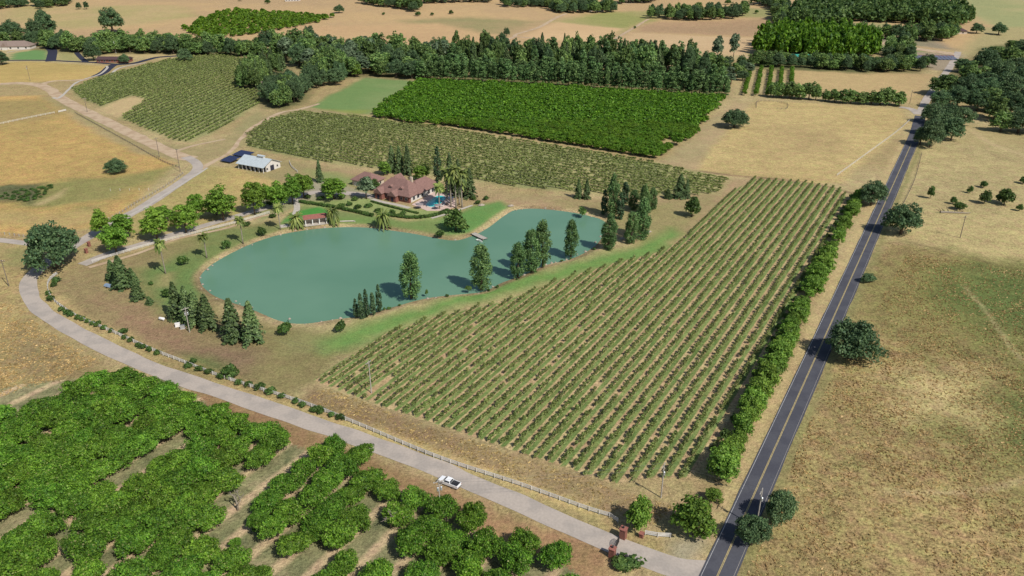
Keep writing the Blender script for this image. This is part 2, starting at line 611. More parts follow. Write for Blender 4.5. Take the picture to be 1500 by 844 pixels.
area([(130, 10), (260, 8), (290, 24), (210, 36), (110, 42)], S(196, 166, 112), S(180, 164, 100), 12, 10, 0.25)
area([(470, 38), (640, 34), (760, 58), (620, 78), (400, 55)], S(212, 170, 116), S(206, 162, 112), 10, 8, 0.18)
# ---- upper right of the road
area([(1160, 103), (1370, 108), (1340, 152), (1250, 150), (1160, 128)], S(200, 166, 110), S(190, 156, 106), 4, 4, 0.3)
area([(1440, 40), (1520, 40), (1500, 75), (1400, 85)], S(180, 162, 108), None, 8, 6, 0.25)
area([(1240, 32), (1300, 34), (1300, 45), (1230, 44)], S(170, 160, 104), S(186, 160, 110), 6, 4, 0.2)
area([(1200, 45), (1370, 58), (1400, 74), (1290, 62)], S(160, 138, 118), S(150, 142, 108), 5, 4, 0.25)
area([(1290, 62), (1370, 74), (1340, 82), (1280, 74)], S(150, 156, 96), None, 5, 4, 0.2)
area([(1300, 74), (1410, 80), (1395, 106), (1320, 96)], S(184, 164, 138), S(170, 150, 124), 5, 4, 0.2)
# ---- right-hand pasture
area([(1345, 205), (1460, 190), (1700, 230), (1700, 420), (1500, 395), (1300, 350)], S(196, 170, 112), S(184, 160, 108), 6, 6, 0.55)
area([(1400, 180), (1510, 190), (1510, 215), (1420, 208)], S(158, 150, 92), S(184, 160, 106), 8, 8, 0.4)
area([(1290, 352), (1700, 430), (1900, 900), (1060, 900), (1075, 844), (1260, 420)], S(166, 138, 86), S(150, 124, 78), 3, 4, 0.75)
area([(1330, 375), (1500, 400), (1540, 470), (1400, 520), (1300, 470), (1270, 420)], S(112, 124, 56), S(150, 136, 76), 14, 16, 0.6, 0.95)
area([(1440, 390), (1620, 400), (1700, 640), (1560, 620), (1470, 520)], S(108, 120, 56), S(132, 130, 68), 12, 14, 0.6, 0.95)
area([(1410, 610), (1560, 560), (1700, 760), (1480, 740), (1420, 690)], S(112, 120, 58), S(140, 130, 72), 14, 14, 0.7, 0.95)
area([(1310, 545), (1410, 550), (1430, 600), (1340, 620)], S(212, 184, 122), None, 12, 10, 0.5, 0.9)
area([(1310, 690), (1500, 700), (1520, 844), (1280, 844)], S(184, 150, 94), S(160, 128, 82), 12, 12, 0.8, 0.7)
line([(1415, 420), (1440, 450), (1462, 480), (1480, 508), (1500, 530)], 1.0, S(196, 172, 122), None, 0.9, 1.5, 0.3, 0.8)
line([(1300, 722), (1380, 722), (1440, 718), (1520, 700)], 1.2, S(205, 175, 125), None, 1.0, 1.5, 0.3, 0.75)
line([(1310, 350), (1400, 372), (1500, 398)], 1.0, S(120, 100, 66), None, 0.9, 1.0, 0.3, 0.7)
line([(1420, 188), (1450, 210), (1500, 228), (1540, 245)], 3.0, S(208, 178, 128), None, 2.0, 1.5, 0.3, 0.8)
# ---- field beyond the vineyard
area([(1015, 252), (1080, 168), (1110, 148), (1160, 150), (1322, 160), (1330, 180), (1232, 268), (1180, 270)], S(208, 176, 112), S(196, 164, 104), 3, 3, 0.5)
area([(1120, 185), (1220, 190), (1240, 225), (1150, 225)], S(170, 138, 92), S(190, 158, 104), 20, 14, 0.5, 0.7)
line([(1012, 250), (1085, 258), (1160, 265), (1230, 278), (1262, 288)], 3.0, S(128, 104, 76), S(160, 126, 92), 1.5, 1.0, 0.3)
area([(965, 240), (1035, 178), (1080, 150), (1095, 152), (1015, 252)], S(178, 156, 108), S(194, 160, 116), 3, 3, 0.35)
# ---- land between the middle vineyard and the pond
area([(330, 250), (420, 235), (760, 285), (900, 292), (1070, 262), (1110, 262), (985, 400), (880, 330), (740, 320), (560, 300), (430, 290), (340, 300)], S(168, 148, 98), S(184, 150, 108), 4, 4, 0.35)
area([(800, 290), (960, 298), (1060, 285), (1000, 345), (940, 360), (880, 325)], S(178, 142, 106), S(164, 148, 94), 4, 4, 0.35)
area([(450, 248), (540, 262), (560, 275), (470, 268)], S(150, 158, 88), None, 4, 4, 0.2)
# ---- green field by the far orchard
area([(450, 158), (535, 113), (608, 119), (540, 168)], S(124, 152, 80), S(142, 158, 92), 3, 3, 0.2)
area([(470, 160), (540, 162), (530, 168), (460, 163)], S(150, 158, 70), None, 4, 3, 0.2)
area([(360, 175), (450, 158), (530, 168), (380, 205)], S(170, 150, 104), None, 4, 3, 0.3)
# ---- left fields
area([(-300, 150), (60, 140), (130, 190), (255, 240), (160, 330), (40, 345), (-300, 345)], S(208, 158, 84), S(186, 150, 82), 3, 3, 0.5)
area([(-100, 150), (70, 145), (100, 165), (60, 175), (-100, 195)], S(162, 142, 84), S(176, 146, 90), 8, 6, 0.4, 0.8)
area([(60, 270), (110, 262), (160, 262), (250, 245), (240, 262), (160, 290), (60, 305), (30, 300)], S(128, 136, 72), S(150, 144, 82), 5, 6, 0.4, 0.85)
area([(0, 308), (60, 312), (150, 300), (160, 325), (90, 335), (-20, 330)], S(186, 158, 96), S(162, 148, 86), 6, 6, 0.4, 0.8)
area([(-20, 272), (60, 270), (50, 297), (-20, 296)], S(96, 96, 74), S(110, 116, 66), 3, 5, 0.6, 0.95)
area([(50, 298), (100, 276), (85, 290), (58, 300)], S(198, 170, 116), None, 2, 2, 0.3, 0.8)
area([(-100, 98), (40, 90), (150, 96), (160, 102), (120, 118), (0, 122), (-100, 122)], S(204, 166, 90), S(192, 160, 86), 3, 3, 0.3)
area([(20, 78), (70, 70), (72, 88), (14, 88)], S(116, 156, 84), None, 1.5, 1, 0.12)
area([(82, 72), (110, 76), (122, 90), (84, 88)], S(200, 172, 110), S(170, 160, 100), 2, 2, 0.3)
area([(150, 75), (255, 78), (230, 84), (152, 84)], S(200, 172, 116), None, 3, 3, 0.25)
area([(100, 160), (60, 142), (150, 172), (210, 205), (250, 212), (290, 215), (330, 205), (375, 160), (390, 165), (350, 215), (290, 240), (200, 225), (150, 190)], S(166, 152, 100), S(178, 152, 104), 3, 3, 0.35)
area([(140, 160), (190, 142), (212, 146), (172, 172)], S(204, 172, 120), None, 2, 3, 0.3)
area([(-200, 360), (45, 360), (60, 380), (30, 420), (40, 460), (120, 520), (150, 540), (0, 600), (-300, 640)], S(184, 154, 98), S(160, 134, 86), 3, 3, 0.55)
area([(30, 470), (150, 540), (60, 560), (0, 530)], S(146, 122, 84), S(166, 136, 90), 6, 6, 0.5, 0.8)
area([(0, 365), (40, 362), (30, 395), (0, 390)], S(150, 146, 86), None, 4, 5, 0.4, 0.8)
# ---- meadow between the oak drive and the barn
area([(215, 300), (290, 245), (340, 245), (420, 270), (430, 285), (330, 320), (190, 350), (140, 350)], S(200, 166, 98), S(176, 156, 92), 3, 3, 0.45)
# ---- estate around the pond
area([(75, 405), (130, 385), (300, 345), (400, 322), (430, 345), (300, 420), (330, 460), (430, 480), (520, 500), (460, 560), (420, 585), (250, 525), (120, 465)], S(162, 138, 92), S(150, 134, 84), 3, 3, 0.4)
area([(150, 440), (250, 470), (300, 490), (380, 520), (370, 555), (280, 530), (180, 490)], S(164, 124, 94), S(148, 116, 90), 5, 8, 0.4, 0.85)
area([(200, 395), (300, 340), (400, 325), (420, 345), (310, 400), (290, 440), (270, 470), (225, 450), (215, 420)], S(112, 142, 66), S(140, 142, 78), 4, 4, 0.3, 0.9)
area([(190, 385), (290, 350), (300, 358), (240, 385), (205, 398)], S(160, 140, 92), None, 4, 4, 0.3, 0.7)
area([(235, 405), (250, 402), (245, 420), (232, 418)], S(190, 160, 110), None, 3, 2, 0.3, 0.8)
area([(400, 490), (440, 485), (500, 490), (490, 515), (420, 515)], S(128, 142, 78), S(150, 144, 88), 4, 5, 0.3, 0.9)
area([(470, 500), (540, 470), (640, 440), (760, 405), (880, 372), (960, 350), (985, 335), (1000, 345), (965, 372), (880, 392), (780, 420), (660, 452), (560, 492), (480, 515)], S(94, 160, 44), S(124, 158, 70), 4.0, 4.0, 0.3)
area([(270, 515), (330, 530), (330, 545), (270, 532)], S(110, 130, 64), None, 3, 3, 0.4, 0.8)
# ---- garden
area([(405, 335), (440, 300), (600, 325), (640, 320), (735, 297), (745, 312), (700, 335), (640, 345), (560, 332), (480, 325), (430, 335)], S(118, 150, 66), S(140, 152, 84), 2, 2, 0.2)
area([(425, 312), (470, 302), (485, 313), (440, 318), (412, 328)], S(78, 152, 48), None, 1.2, 1, 0.12)
area([(650, 325), (690, 302), (735, 294), (748, 305), (720, 325), (690, 342), (655, 345)], S(92, 152, 56), S(116, 154, 72), 2.5, 2, 0.2)
area([(470, 320), (560, 318), (600, 328), (640, 332), (600, 340), (500, 330)], S(140, 150, 86), S(120, 150, 68), 3, 2, 0.2)
area([(440, 290), (545, 290), (600, 305), (660, 310), (640, 325), (560, 315), (440, 300)], S(140, 160, 78), S(160, 170, 96), 2, 1.5, 0.3)
area([(355, 300), (440, 270), (470, 262), (540, 280), (560, 290), (450, 295), (380, 325)], S(176, 164, 140), S(160, 158, 100), 2, 2, 0.2)
# ---- strip of verge between drive, fence and road
area([(60, 400), (75, 425), (130, 465), (260, 525), (440, 585), (640, 665), (900, 760), (980, 800), (1035, 800), (1020, 830), (900, 790), (650, 695), (400, 600), (180, 520), (80, 470), (50, 440)], S(190, 160, 104), S(164, 140, 88), 2, 2, 0.5)
area([(460, 565), (600, 615), (900, 715), (990, 745), (1040, 700), (1060, 740), (990, 775), (900, 755), (640, 665), (440, 588)], S(170, 140, 96), S(156, 126, 88), 2, 2, 0.4)
line([(300, 562), (480, 612), (640, 665), (860, 748)], 3.0, S(214, 180, 114), None, 1.6, 1.6, 0.4, 0.8)
line([(400, 592), (560, 655), (700, 703), (870, 765)], 2.2, S(146, 138, 88), None, 1.5, 1.2, 0.4, 0.6)
area([(150, 545), (300, 560), (650, 710), (760, 760), (900, 800), (900, 900), (800, 850), (600, 740), (380, 640), (280, 590)], S(176, 132, 90), S(160, 122, 82), 2, 2, 0.4)
area([(-200, 600), (90, 558), (240, 550), (310, 600), (400, 640), (600, 720), (730, 790), (860, 850), (800, 1000), (-400, 1000)], S(168, 140, 96), None, 3, 2, 0.4, maskch=1)
# shoulder of the road
for off, wd, c in ((5.2, 3.2, S(200, 170, 116)), (-5.0, 2.6, S(150, 140, 84))):
    a = G(1051, 844) - ROW_D * 120
    b = G(1330, 222) + ROW_D * 40
    nrm = np.array([-ROW_D[1], ROW_D[0]])
    line([a + nrm * off, b + nrm * off], wd, c, None, 1.2, 1.0, 0.4, 0.9, world=True)
area([(985, 795), (1035, 780), (1040, 800), (1010, 835), (985, 820)], S(176, 162, 130), None, 2, 2, 0.3)

area([(362, 196), (392, 176), (440, 164), (540, 172), (700, 197), (965, 240), (1066, 262), (1052, 284), (990, 288), (880, 284), (760, 274), (640, 258), (480, 238), (360, 216)], S(150, 152, 92), S(178, 166, 108), 3, 3, 0.4)
area([(104, 130), (150, 112), (215, 95), (262, 84), (330, 80), (372, 92), (350, 110), (345, 130), (378, 132), (380, 152), (330, 185), (280, 208), (255, 206), (176, 173), (215, 146), (190, 140), (150, 157), (118, 143)], S(150, 154, 94), S(172, 164, 106), 3, 3, 0.4)
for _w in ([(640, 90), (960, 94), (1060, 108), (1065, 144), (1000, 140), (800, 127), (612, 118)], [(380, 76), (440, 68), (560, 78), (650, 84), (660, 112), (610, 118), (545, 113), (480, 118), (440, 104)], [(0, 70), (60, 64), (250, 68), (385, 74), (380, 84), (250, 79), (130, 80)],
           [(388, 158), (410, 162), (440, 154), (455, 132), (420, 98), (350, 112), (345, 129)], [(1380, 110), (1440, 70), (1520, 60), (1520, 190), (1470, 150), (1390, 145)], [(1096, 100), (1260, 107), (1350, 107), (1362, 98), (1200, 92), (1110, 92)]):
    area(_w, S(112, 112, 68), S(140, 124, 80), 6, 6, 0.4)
VINE_PX = [(458, 557), (585, 604), (700, 642), (800, 675), (880, 702), (905, 708), (940, 700), (1010, 700), (1045, 660), (1075, 600), (1120, 520), (1168, 430),
           (1210, 350), (1240, 292), (1235, 278), (1180, 267), (1105, 262), (1068, 284), (1028, 321), (1001, 348), (967, 369), (900, 385), (830, 406), (740, 441), (637, 464), (557, 491)]
VINE = GP(VINE_PX)
area(VINE, S(0, 0, 0), None, 1.6, 0.6, world=True, maskch=0)

# pond: dig it into the ground
POND_PX = [(294, 414), (300, 397), (330, 376), (375, 355), (420, 342), (480, 334), (540, 334), (600, 342), (660, 352), (688, 347), (712, 335), (735, 318), (755, 308), (790, 306), (840, 312), (880, 322), (888, 336),
           (872, 360), (840, 378), (800, 388), (770, 402), (735, 415), (705, 428), (660, 432), (620, 438), (575, 450), (530, 462), (490, 468), (440, 474), (405, 468), (360, 450), (315, 434)]
WATER_Z = -0.9
POND = spline([G(x, y, WATER_Z) for x, y in POND_PX], 2.0, True)
gz = hills(GXY[:, 0], GXY[:, 1])
bb = (GXY[:, 0] > POND[:, 0].min() - 25) & (GXY[:, 0] < POND[:, 0].max() + 25) & (GXY[:, 1] > POND[:, 1].min() - 25) & (GXY[:, 1] < POND[:, 1].max() + 25)
idx = np.where(bb)[0]
d = dist_line(GXY[idx], POND, True)
sd = np.where(inside(GXY[idx], POND), -d, d) + (nb2[idx] - .5) * 1.0
gz[idx] += np.clip(np.interp(sd, [-8, 0, 4.0, 5.5], [-3.0, -0.92, -0.05, 0.0]), -3, 0)
w = np.interp(sd, [-0.5, 0.3, 2.2, 3.8], [1, 1, 0.85, 0])
mixpaint(idx, w, two(idx, S(196, 166, 120), S(150, 124, 88), 1), 0.6)
# fine relief of the fields
gz += np.where(GXY[:, 1] < 700, (fbm(GXY[:, 0], GXY[:, 1], 9, 9, 3) - .5) * 0.12, 0)

nxv, nyv = len(gx), len(gy)
ii = (np.arange(nyv - 1)[:, None] * nxv + np.arange(nxv - 1)[None]).ravel()
GF = np.stack([ii, ii + 1, ii + 1 + nxv, ii + nxv], 1)
gme = mk('ground', np.concatenate([GXY, gz[:, None]], 1), GF, ground_mat(), smooth=True)
ca = gme.color_attributes.new('Col', 'FLOAT_COLOR', 'POINT')
ca.data.foreach_set('color', gcolr.ravel())
cb = gme.color_attributes.new('Mask', 'FLOAT_COLOR', 'POINT')
cb.data.foreach_set('color', gmask.ravel())
ground = tag(ob('ground', gme), kind='structure')


# water
def water_mat():
    m, nt, N, L, B = new_mat('pond_water')
    B.inputs['Base Color'].default_value = (*S(92, 146, 124), 1)
    B.inputs['Roughness'].default_value = 0.22
    B.inputs['Specular IOR Level'].default_value = 0.3
    B.inputs['IOR'].default_value = 1.33
    geo = N.new('ShaderNodeNewGeometry')
    n = N.new('ShaderNodeTexNoise'); n.inputs['Scale'].default_value = 1.2; n.inputs['Detail'].default_value = 4
    n2 = N.new('ShaderNodeTexNoise'); n2.inputs['Scale'].default_value = 0.025; n2.inputs['Detail'].default_value = 3
    L.new(geo.outputs['Position'], n.inputs['Vector']); L.new(geo.outputs['Position'], n2.inputs['Vector'])
    bp = N.new('ShaderNodeBump'); bp.inputs['Strength'].default_value = 0.12; bp.inputs['Distance'].default_value = 0.1
    L.new(n.outputs['Fac'], bp.inputs['Height']); L.new(bp.outputs[0], B.inputs['Normal'])
    r = N.new('ShaderNodeValToRGB')
    r.color_ramp.elements[0].position = 0.35; r.color_ramp.elements[0].color = (*S(104, 146, 120), 1)
    r.color_ramp.elements[1].position = 0.65; r.color_ramp.elements[1].color = (*S(114, 154, 128), 1)
    L.new(n2.outputs['Fac'], r.inputs['Fac']); L.new(r.outputs[0], B.inputs['Base Color'])
    return m


pc = POND.mean(0)
pv = [(p[0] + (p[0] - pc[0]) * 0.03, p[1] + (p[1] - pc[1]) * 0.03, WATER_Z) for p in POND]
tag(ob('pond_water', mk('pond_water', pv, [tuple(range(len(pv)))], water_mat())), kind='structure')

# ------------------------------------------------------------------ roads
def extend(a, b, m0, m1):
    a, b = np.array(a), np.array(b)
    d = (b - a) / np.linalg.norm(b - a)
    return [a - d * m0, b + d * m1]


ra, rb = extend(G(1051, 844), G(1330, 222), 160, 0)
far_road = [ra, ra * .5 + rb * .5, rb, G(1342, 192), G(1348, 170)]
ROADC = spline(far_road, 3.0)
# the verge keeps the straight part a hand's width above the soil
road = tag(ribbon('main_road', ROADC, -3.55, 3.45, 0.09, M['asphalt'], None, 0.35), kind='structure')
nst = int(np.linalg.norm(rb - ra) / 3.0) + 8
RS = ROADC[:nst]
tag(ribbon('centre_line', RS, -0.19, -0.06, 0.098, M['yellow'], road))
tag(ribbon('centre_line', RS, 0.06, 0.19, 0.098, M['yellow'], road))
tag(ribbon('edge_line', RS, 3.03, 3.13, 0.098, M['whiteline'], road))
tag(ribbon('edge_line', RS, -3.12, -3.06, 0.098, M['concrete'], road))


def px_road(name, px, w, m, z=0.07, jitter=0.9, step=2.5):
    return tag(ribbon(name, spline(GP(px), step), -w / 2, w / 2, z, m, None, jitter), kind='structure')


px_road('entrance_drive', [(1040, 838), (1000, 835), (950, 818), (905, 801), (865, 784), (780, 746), (660, 694), (560, 655), (440, 614), (330, 576), (240, 546), (160, 512), (95, 478), (58, 452), (42, 430), (42, 412), (58, 393), (90, 372), (125, 350), (165, 328), (215, 300), (250, 277), (276, 260), (290, 247), (287, 238), (272, 230)], 6.0, M['drive'])
px_road('farm_lane', [(280, 233), (262, 228), (225, 212), (170, 185), (125, 163), (92, 146), (66, 128), (30, 122), (-40, 126)], 9.0, M['gravel'], 0.066, 1.5)
px_road('side_lane', [(-60, 350), (0, 352), (40, 357), (72, 362), (95, 368)], 4.5, M['drive'], 0.065)
px_road('loop_lane', [(76, 134), (64, 124), (78, 119), (105, 118), (130, 116)], 5.0, M['gravel'], 0.085)
px_road('loop_path', [(78, 143), (86, 144), (100, 132), (112, 121), (128, 116)], 2.2, M['concrete'], 0.08)
px_road('blacktop_drive', [(140, 112), (152, 106), (163, 97), (172, 94)], 8.0, M['newasphalt'], 0.08, 0.3)
px_road('blacktop_branch', [(172, 94.5), (140, 92), (110, 90.5), (60, 88.5), (-20, 89)], 5.0, M['newasphalt'], 0.086, 0.3)
px_road('blacktop_branch', [(168, 95), (195, 93), (215, 88), (232, 84), (262, 82)], 6.5, M['newasphalt'], 0.092, 0.3)
px_road('blacktop_court', [(74, 90), (76, 82), (77, 75), (72, 70)], 9.0, M['newasphalt'], 0.098, 0.3)
px_road('blacktop_spur', [(126, 91), (118, 84), (112, 77)], 5.0, M['newasphalt'], 0.104, 0.3)
px_road('concrete_kerb', [(124, 116), (146, 109), (157, 100), (156, 97)], 2.2, M['concrete'], 0.110, 0.2)
px_road('concrete_kerb', [(162, 110), (172, 101), (190, 96), (214, 92)], 2.6, M['concrete'], 0.110, 0.2)
px_road('concrete_kerb', [(10, 77), (40, 72), (70, 69)], 2.2, M['concrete'], 0.110, 0.2)
px_road('dirt_track', [(292, 248), (318, 234), (338, 222), (352, 205), (366, 190), (385, 178), (412, 165), (440, 160), (468, 152)], 3.0, M['gravel'], 0.06, 1.6)
px_road('dirt_track', [(255, 222), (290, 212), (330, 204)], 2.5, M['gravel'], 0.068, 1.2)
px_road('tree_lined_drive', [(120, 388), (160, 372), (210, 357), (260, 342), (310, 328), (350, 316), (400, 302), (430, 292), (462, 282), (500, 283), (530, 285), (548, 290)], 5.0, M['drive'], 0.08)
px_road('garden_path', [(432, 292), (435, 302), (434, 310), (431, 316)], 3.0, M['concrete'], 0.09, 0.2, 1.0)
px_road('garden_path', [(632, 320), (650, 315), (665, 310), (692, 301)], 1.6, M['concrete'], 0.09, 0.2, 1.0)
px_road('house_path', [(545, 292), (560, 296), (580, 300), (600, 305)], 2.6, M['concrete'], 0.09, 0.2, 1.0)
px_road('shore_path', [(130, 392), (200, 372), (260, 350), (330, 335), (380, 318), (412, 312)], 2.0, M['gravel'], 0.066, 0.6)
px_road('far_farm_road', [(730, 62), (752, 55), (758, 50), (790, 40), (815, 26), (830, 20)], 5.0, M['gravel'], 0.15)
px_road('far_farm_road', [(758, 54), (790, 57)], 4.0, M['gravel'], 0.14)
px_road('far_farm_road', [(900, 58), (920, 46), (940, 34), (950, 28)], 4.0, M['gravel'], 0.14)
px_road('far_farm_road', [(912, 6), (940, 3), (975, -2)], 4.0, M['gravel'], 0.14)
px_road('side_lane', [(1349, 166), (1358, 145), (1378, 118), (1390, 100), (1399, 86), (1404, 76)], 6.0, M['drive'], 0.11)
px_road('side_lane', [(1346, 168), (1335, 160), (1318, 157)], 6.0, M['drive'], 0.10)
px_road('gravel_yard', [(1092, 84), (1130, 85), (1180, 87), (1230, 90)], 6.0, M['gravel'], 0.1)
px_road('tarmac_yard', [(1226, 42), (1232, 36), (1240, 33)], 14.0, M['asphalt'], 0.12, 0.3)
px_road('gravel_yard', [(1288, 62), (1330, 70), (1380, 77), (1405, 80)], 16.0, M['gravel'], 0.10)


# ------------------------------------------------------------------ leaf clouds and trees
def quads(rg, P, Nn, size, lift=0.25, el=1.35):
    """leaf-clump faces at P facing Nn"""
    n = len(P)
    Nn = Nn / (np.linalg.norm(Nn, axis=1)[:, None] + 1e-9)
    a = np.cross(Nn, rg.normal(size=(n, 3)))
    a /= np.linalg.norm(a, axis=1)[:, None] + 1e-9
    b = np.cross(Nn, a)
    s = size * (0.65 + 0.7 * rg.rand(n))[:, None]
    j = lambda: (0.75 + 0.5 * rg.rand(n))[:, None]
    V = np.empty((n, 4, 3))
    V[:, 0] = P + a * s * el * j() * 0.5
    V[:, 1] = P + b * s * j() * 0.5 + Nn * s * lift * (rg.rand(n)[:, None])
    V[:, 2] = P - a * s * el * j() * 0.5
    V[:, 3] = P - b * s * j() * 0.5 + Nn * s * lift * (rg.rand(n)[:, None])
    return V.reshape(-1, 3), np.arange(4 * n).reshape(-1, 4)


def cloud(rg, blobs, n, size, rand=0.75, low=-0.35, up=0.15):
    """leaves spread over the shells of many small blobs"""
    B = np.array(blobs, float)          # cx cy cz rx ry rz
    area_ = (B[:, 3] * B[:, 4] + B[:, 3] * B[:, 5] + B[:, 4] * B[:, 5])
    k = rg.choice(len(B), n, p=area_ / area_.sum())
    u = rg.normal(size=(n, 3))
    u /= np.linalg.norm(u, axis=1)[:, None]
    fl = u[:, 2] < low
    u[fl, 2] *= -1
    P = B[k, :3] + u * B[k, 3:] * (0.62 + 0.62 * rg.rand(n) ** 1.4)[:, None]
    Nn = u + rg.normal(size=(n, 3)) * rand + np.array([0, 0, up])
    return quads(rg, P, Nn, size)


def dome_blobs(rg, n, R, zc, zr, sub, zmin=-0.25, fill=0.55):
    out = []
    ph = rg.rand(3) * 6.28
    for _ in range(n):
        while True:
            u = rg.normal(size=3)
            u /= np.linalg.norm(u)
            if u[2] > zmin: break
        f = fill + (1 - fill) * rg.rand() ** 0.6
        az = math.atan2(u[1], u[0])
        f *= 0.84 + 0.13 * math.sin(2 * az + ph[0]) + 0.10 * math.sin(3 * az + ph[1] + 2 * u[2]) + 0.08 * math.sin(5 * u[2] + ph[2]) + 0.06
        s = sub * (0.7 + 0.65 * rg.rand())
        out.append((u[0] * (R - s * .7) * f, u[1] * (R - s * .7) * f, zc + u[2] * (zr - s * .6) * f, s, s, s * 0.78))
    return out


def trunk_mb(rg, h, r, blobs, nl=5, base=0.0):
    mb = MB()
    lean = rg.normal(size=2) * h * 0.04
    mb.tube([(0, 0, -0.3), (lean[0] * .4, lean[1] * .4, h * .5), (lean[0], lean[1], h)], [r * 1.25, r * .9, r * .55], 8)
    if blobs:
        for i in rg.choice(len(blobs), min(nl, len(blobs)), replace=False):
            b = np.array(blobs[i][:3])
            s = np.array([lean[0] * .6, lean[1] * .6, h * (0.55 + .35 * rg.rand())])
            mb.tube([s, s * .5 + b * .5 + (0, 0, .2), b], [r * .42, r * .3, r * .12], 5)
    return mb


PROTO = {}


def merge(parts):
    """[(V,F,matindex)] -> V,F,mi with quads only"""
    Vs, Fs, Ms, b = [], [], [], 0
    for V, F, mi in parts:
        Vs.append(V); Fs.append(F + b); Ms.append(np.full(len(F), mi)); b += len(V)
    return np.concatenate(Vs), np.concatenate(Fs), np.concatenate(Ms)


def tri2quad(mb):
    """MB -> arrays with quads only (n-gon caps dropped)"""
    F = np.array([f for f in mb.f if len(f) == 4])
    return np.array(mb.v), F


def add_proto(kind, w0, h0, V, F, leafm, tmb, barkm='bark'):
    cm = mk(kind + '_crown', V, F, M[leafm])
    tm = tmb.mesh(kind + '_trunk', M[barkm], True) if tmb else None
    if tmb:
        tv, tf = tri2quad(tmb)
        v, f, mi = merge([(V, F, 0), (tv, tf, 1)])
        whole = mk(kind + '_tree', v, f, [M[leafm], M[barkm]], mi)
    else:
        whole = cm
    PROTO.setdefault(kind, []).append(dict(w=w0, h=h0, crown=cm, trunk=tm, whole=whole, V=V, F=F))


def make_dome(kind, leafm, nvar, w, h, z0, n, size, nblob, sub, barkm='bark', fill=0.5, seed=0, trunk_r=0.28, rand=0.65, bflat=0.78):
    for v in range(nvar):
        rg = np.random.RandomState(100 * seed + v)
        R = w / 2
        zc = z0 + (h - z0) * 0.42
        bl = dome_blobs(rg, nblob, R, zc, (h - zc), sub, -0.55, fill)
        # lower part of the crown is not below z0
        bl = [(b[0], b[1], max(b[2], z0 + b[5] * .6), b[3], b[4], b[3] * bflat) for b in bl]
        V, F = cloud(rg, bl, n, size, rand)
        add_proto(kind, w, h, V, F, leafm, trunk_mb(rg, zc, trunk_r, bl, 6), barkm)


make_dome('walnut', 'walnut', 6, 9.4, 6.2, 1.0, 7600, 0.31, 130, 0.95, fill=0.45, seed=1, rand=0.6, bflat=0.42)
make_dome('orchard', 'orchard', 4, 8.0, 5.6, 0.8, 3000, 0.40, 80, 0.85, fill=0.5, seed=2, bflat=0.55)
make_dome('oak', 'oak', 5, 14.0, 11.0, 0.3, 9000, 0.42, 140, 1.3, fill=0.5, seed=3, trunk_r=0.5, bflat=0.6)
make_dome('forest', 'forest', 6, 11.0, 13.0, 0.2, 2800, 0.72, 80, 1.4, fill=0.55, seed=4, trunk_r=0.4)
make_dome('farpoplar', 'poplar', 3, 6.0, 17.0, 0.1, 1900, 0.68, 70, 1.0, fill=0.5, seed=5, trunk_r=0.3)
make_dome('pale', 'palegreen', 2, 8.0, 14.0, 3.0, 1000, 0.9, 34, 1.5, fill=0.5, seed=6, trunk_r=0.3)
make_dome('plane', 'plane', 4, 9.0, 11.0, 0.9, 6400, 0.38, 105, 1.0, fill=0.4, seed=7, trunk_r=0.25, bflat=0.6)
make_dome('hedge', 'hedge', 4, 6.4, 6.4, 0.3, 3400, 0.34, 80, 0.8, fill=0.4, seed=8, trunk_r=0.16, bflat=0.6)
make_dome('shrub', 'shrub', 4, 2.6, 2.0, 0.05, 420, 0.34, 22, 0.5, fill=0.5, seed=9, trunk_r=0.06)
make_dome('sapling', 'orchard', 3, 3.4, 4.0, 0.7, 420, 0.5, 24, 0.6, fill=0.5, seed=10, trunk_r=0.1)
make_dome('roundtree', 'shrub', 3, 6.0, 6.0, 0.3, 1500, 0.5, 44, 0.95, fill=0.55, seed=12, trunk_r=0.18)

# columnar poplars: upswept sprays of leaves
for v in range(4):
    rg = np.random.RandomState(700 + v)
    bl = []
    for i in range(95):
        t = rg.rand() ** 0.9
        z = 0.6 + t * 16.6
        rad = 3.0 * (np.interp(t, [0, .15, .45, .75, .92, 1], [.55, .85, 1, .85, .5, .12]))
        a = rg.rand() * 6.28
        r = rad * (0.35 + .6 * rg.rand() ** .5)
        s = 0.62 + .4 * rg.rand()
        bl.append((r * math.cos(a), r * math.sin(a), z, s, s, s * 1.75))
    V, F = cloud(rg, bl, 5200, 0.40, low=-0.9)
    add_proto('poplar', 6.0, 18.3, V, F, 'poplar', trunk_mb(rg, 14, 0.35, bl, 6), 'bark')
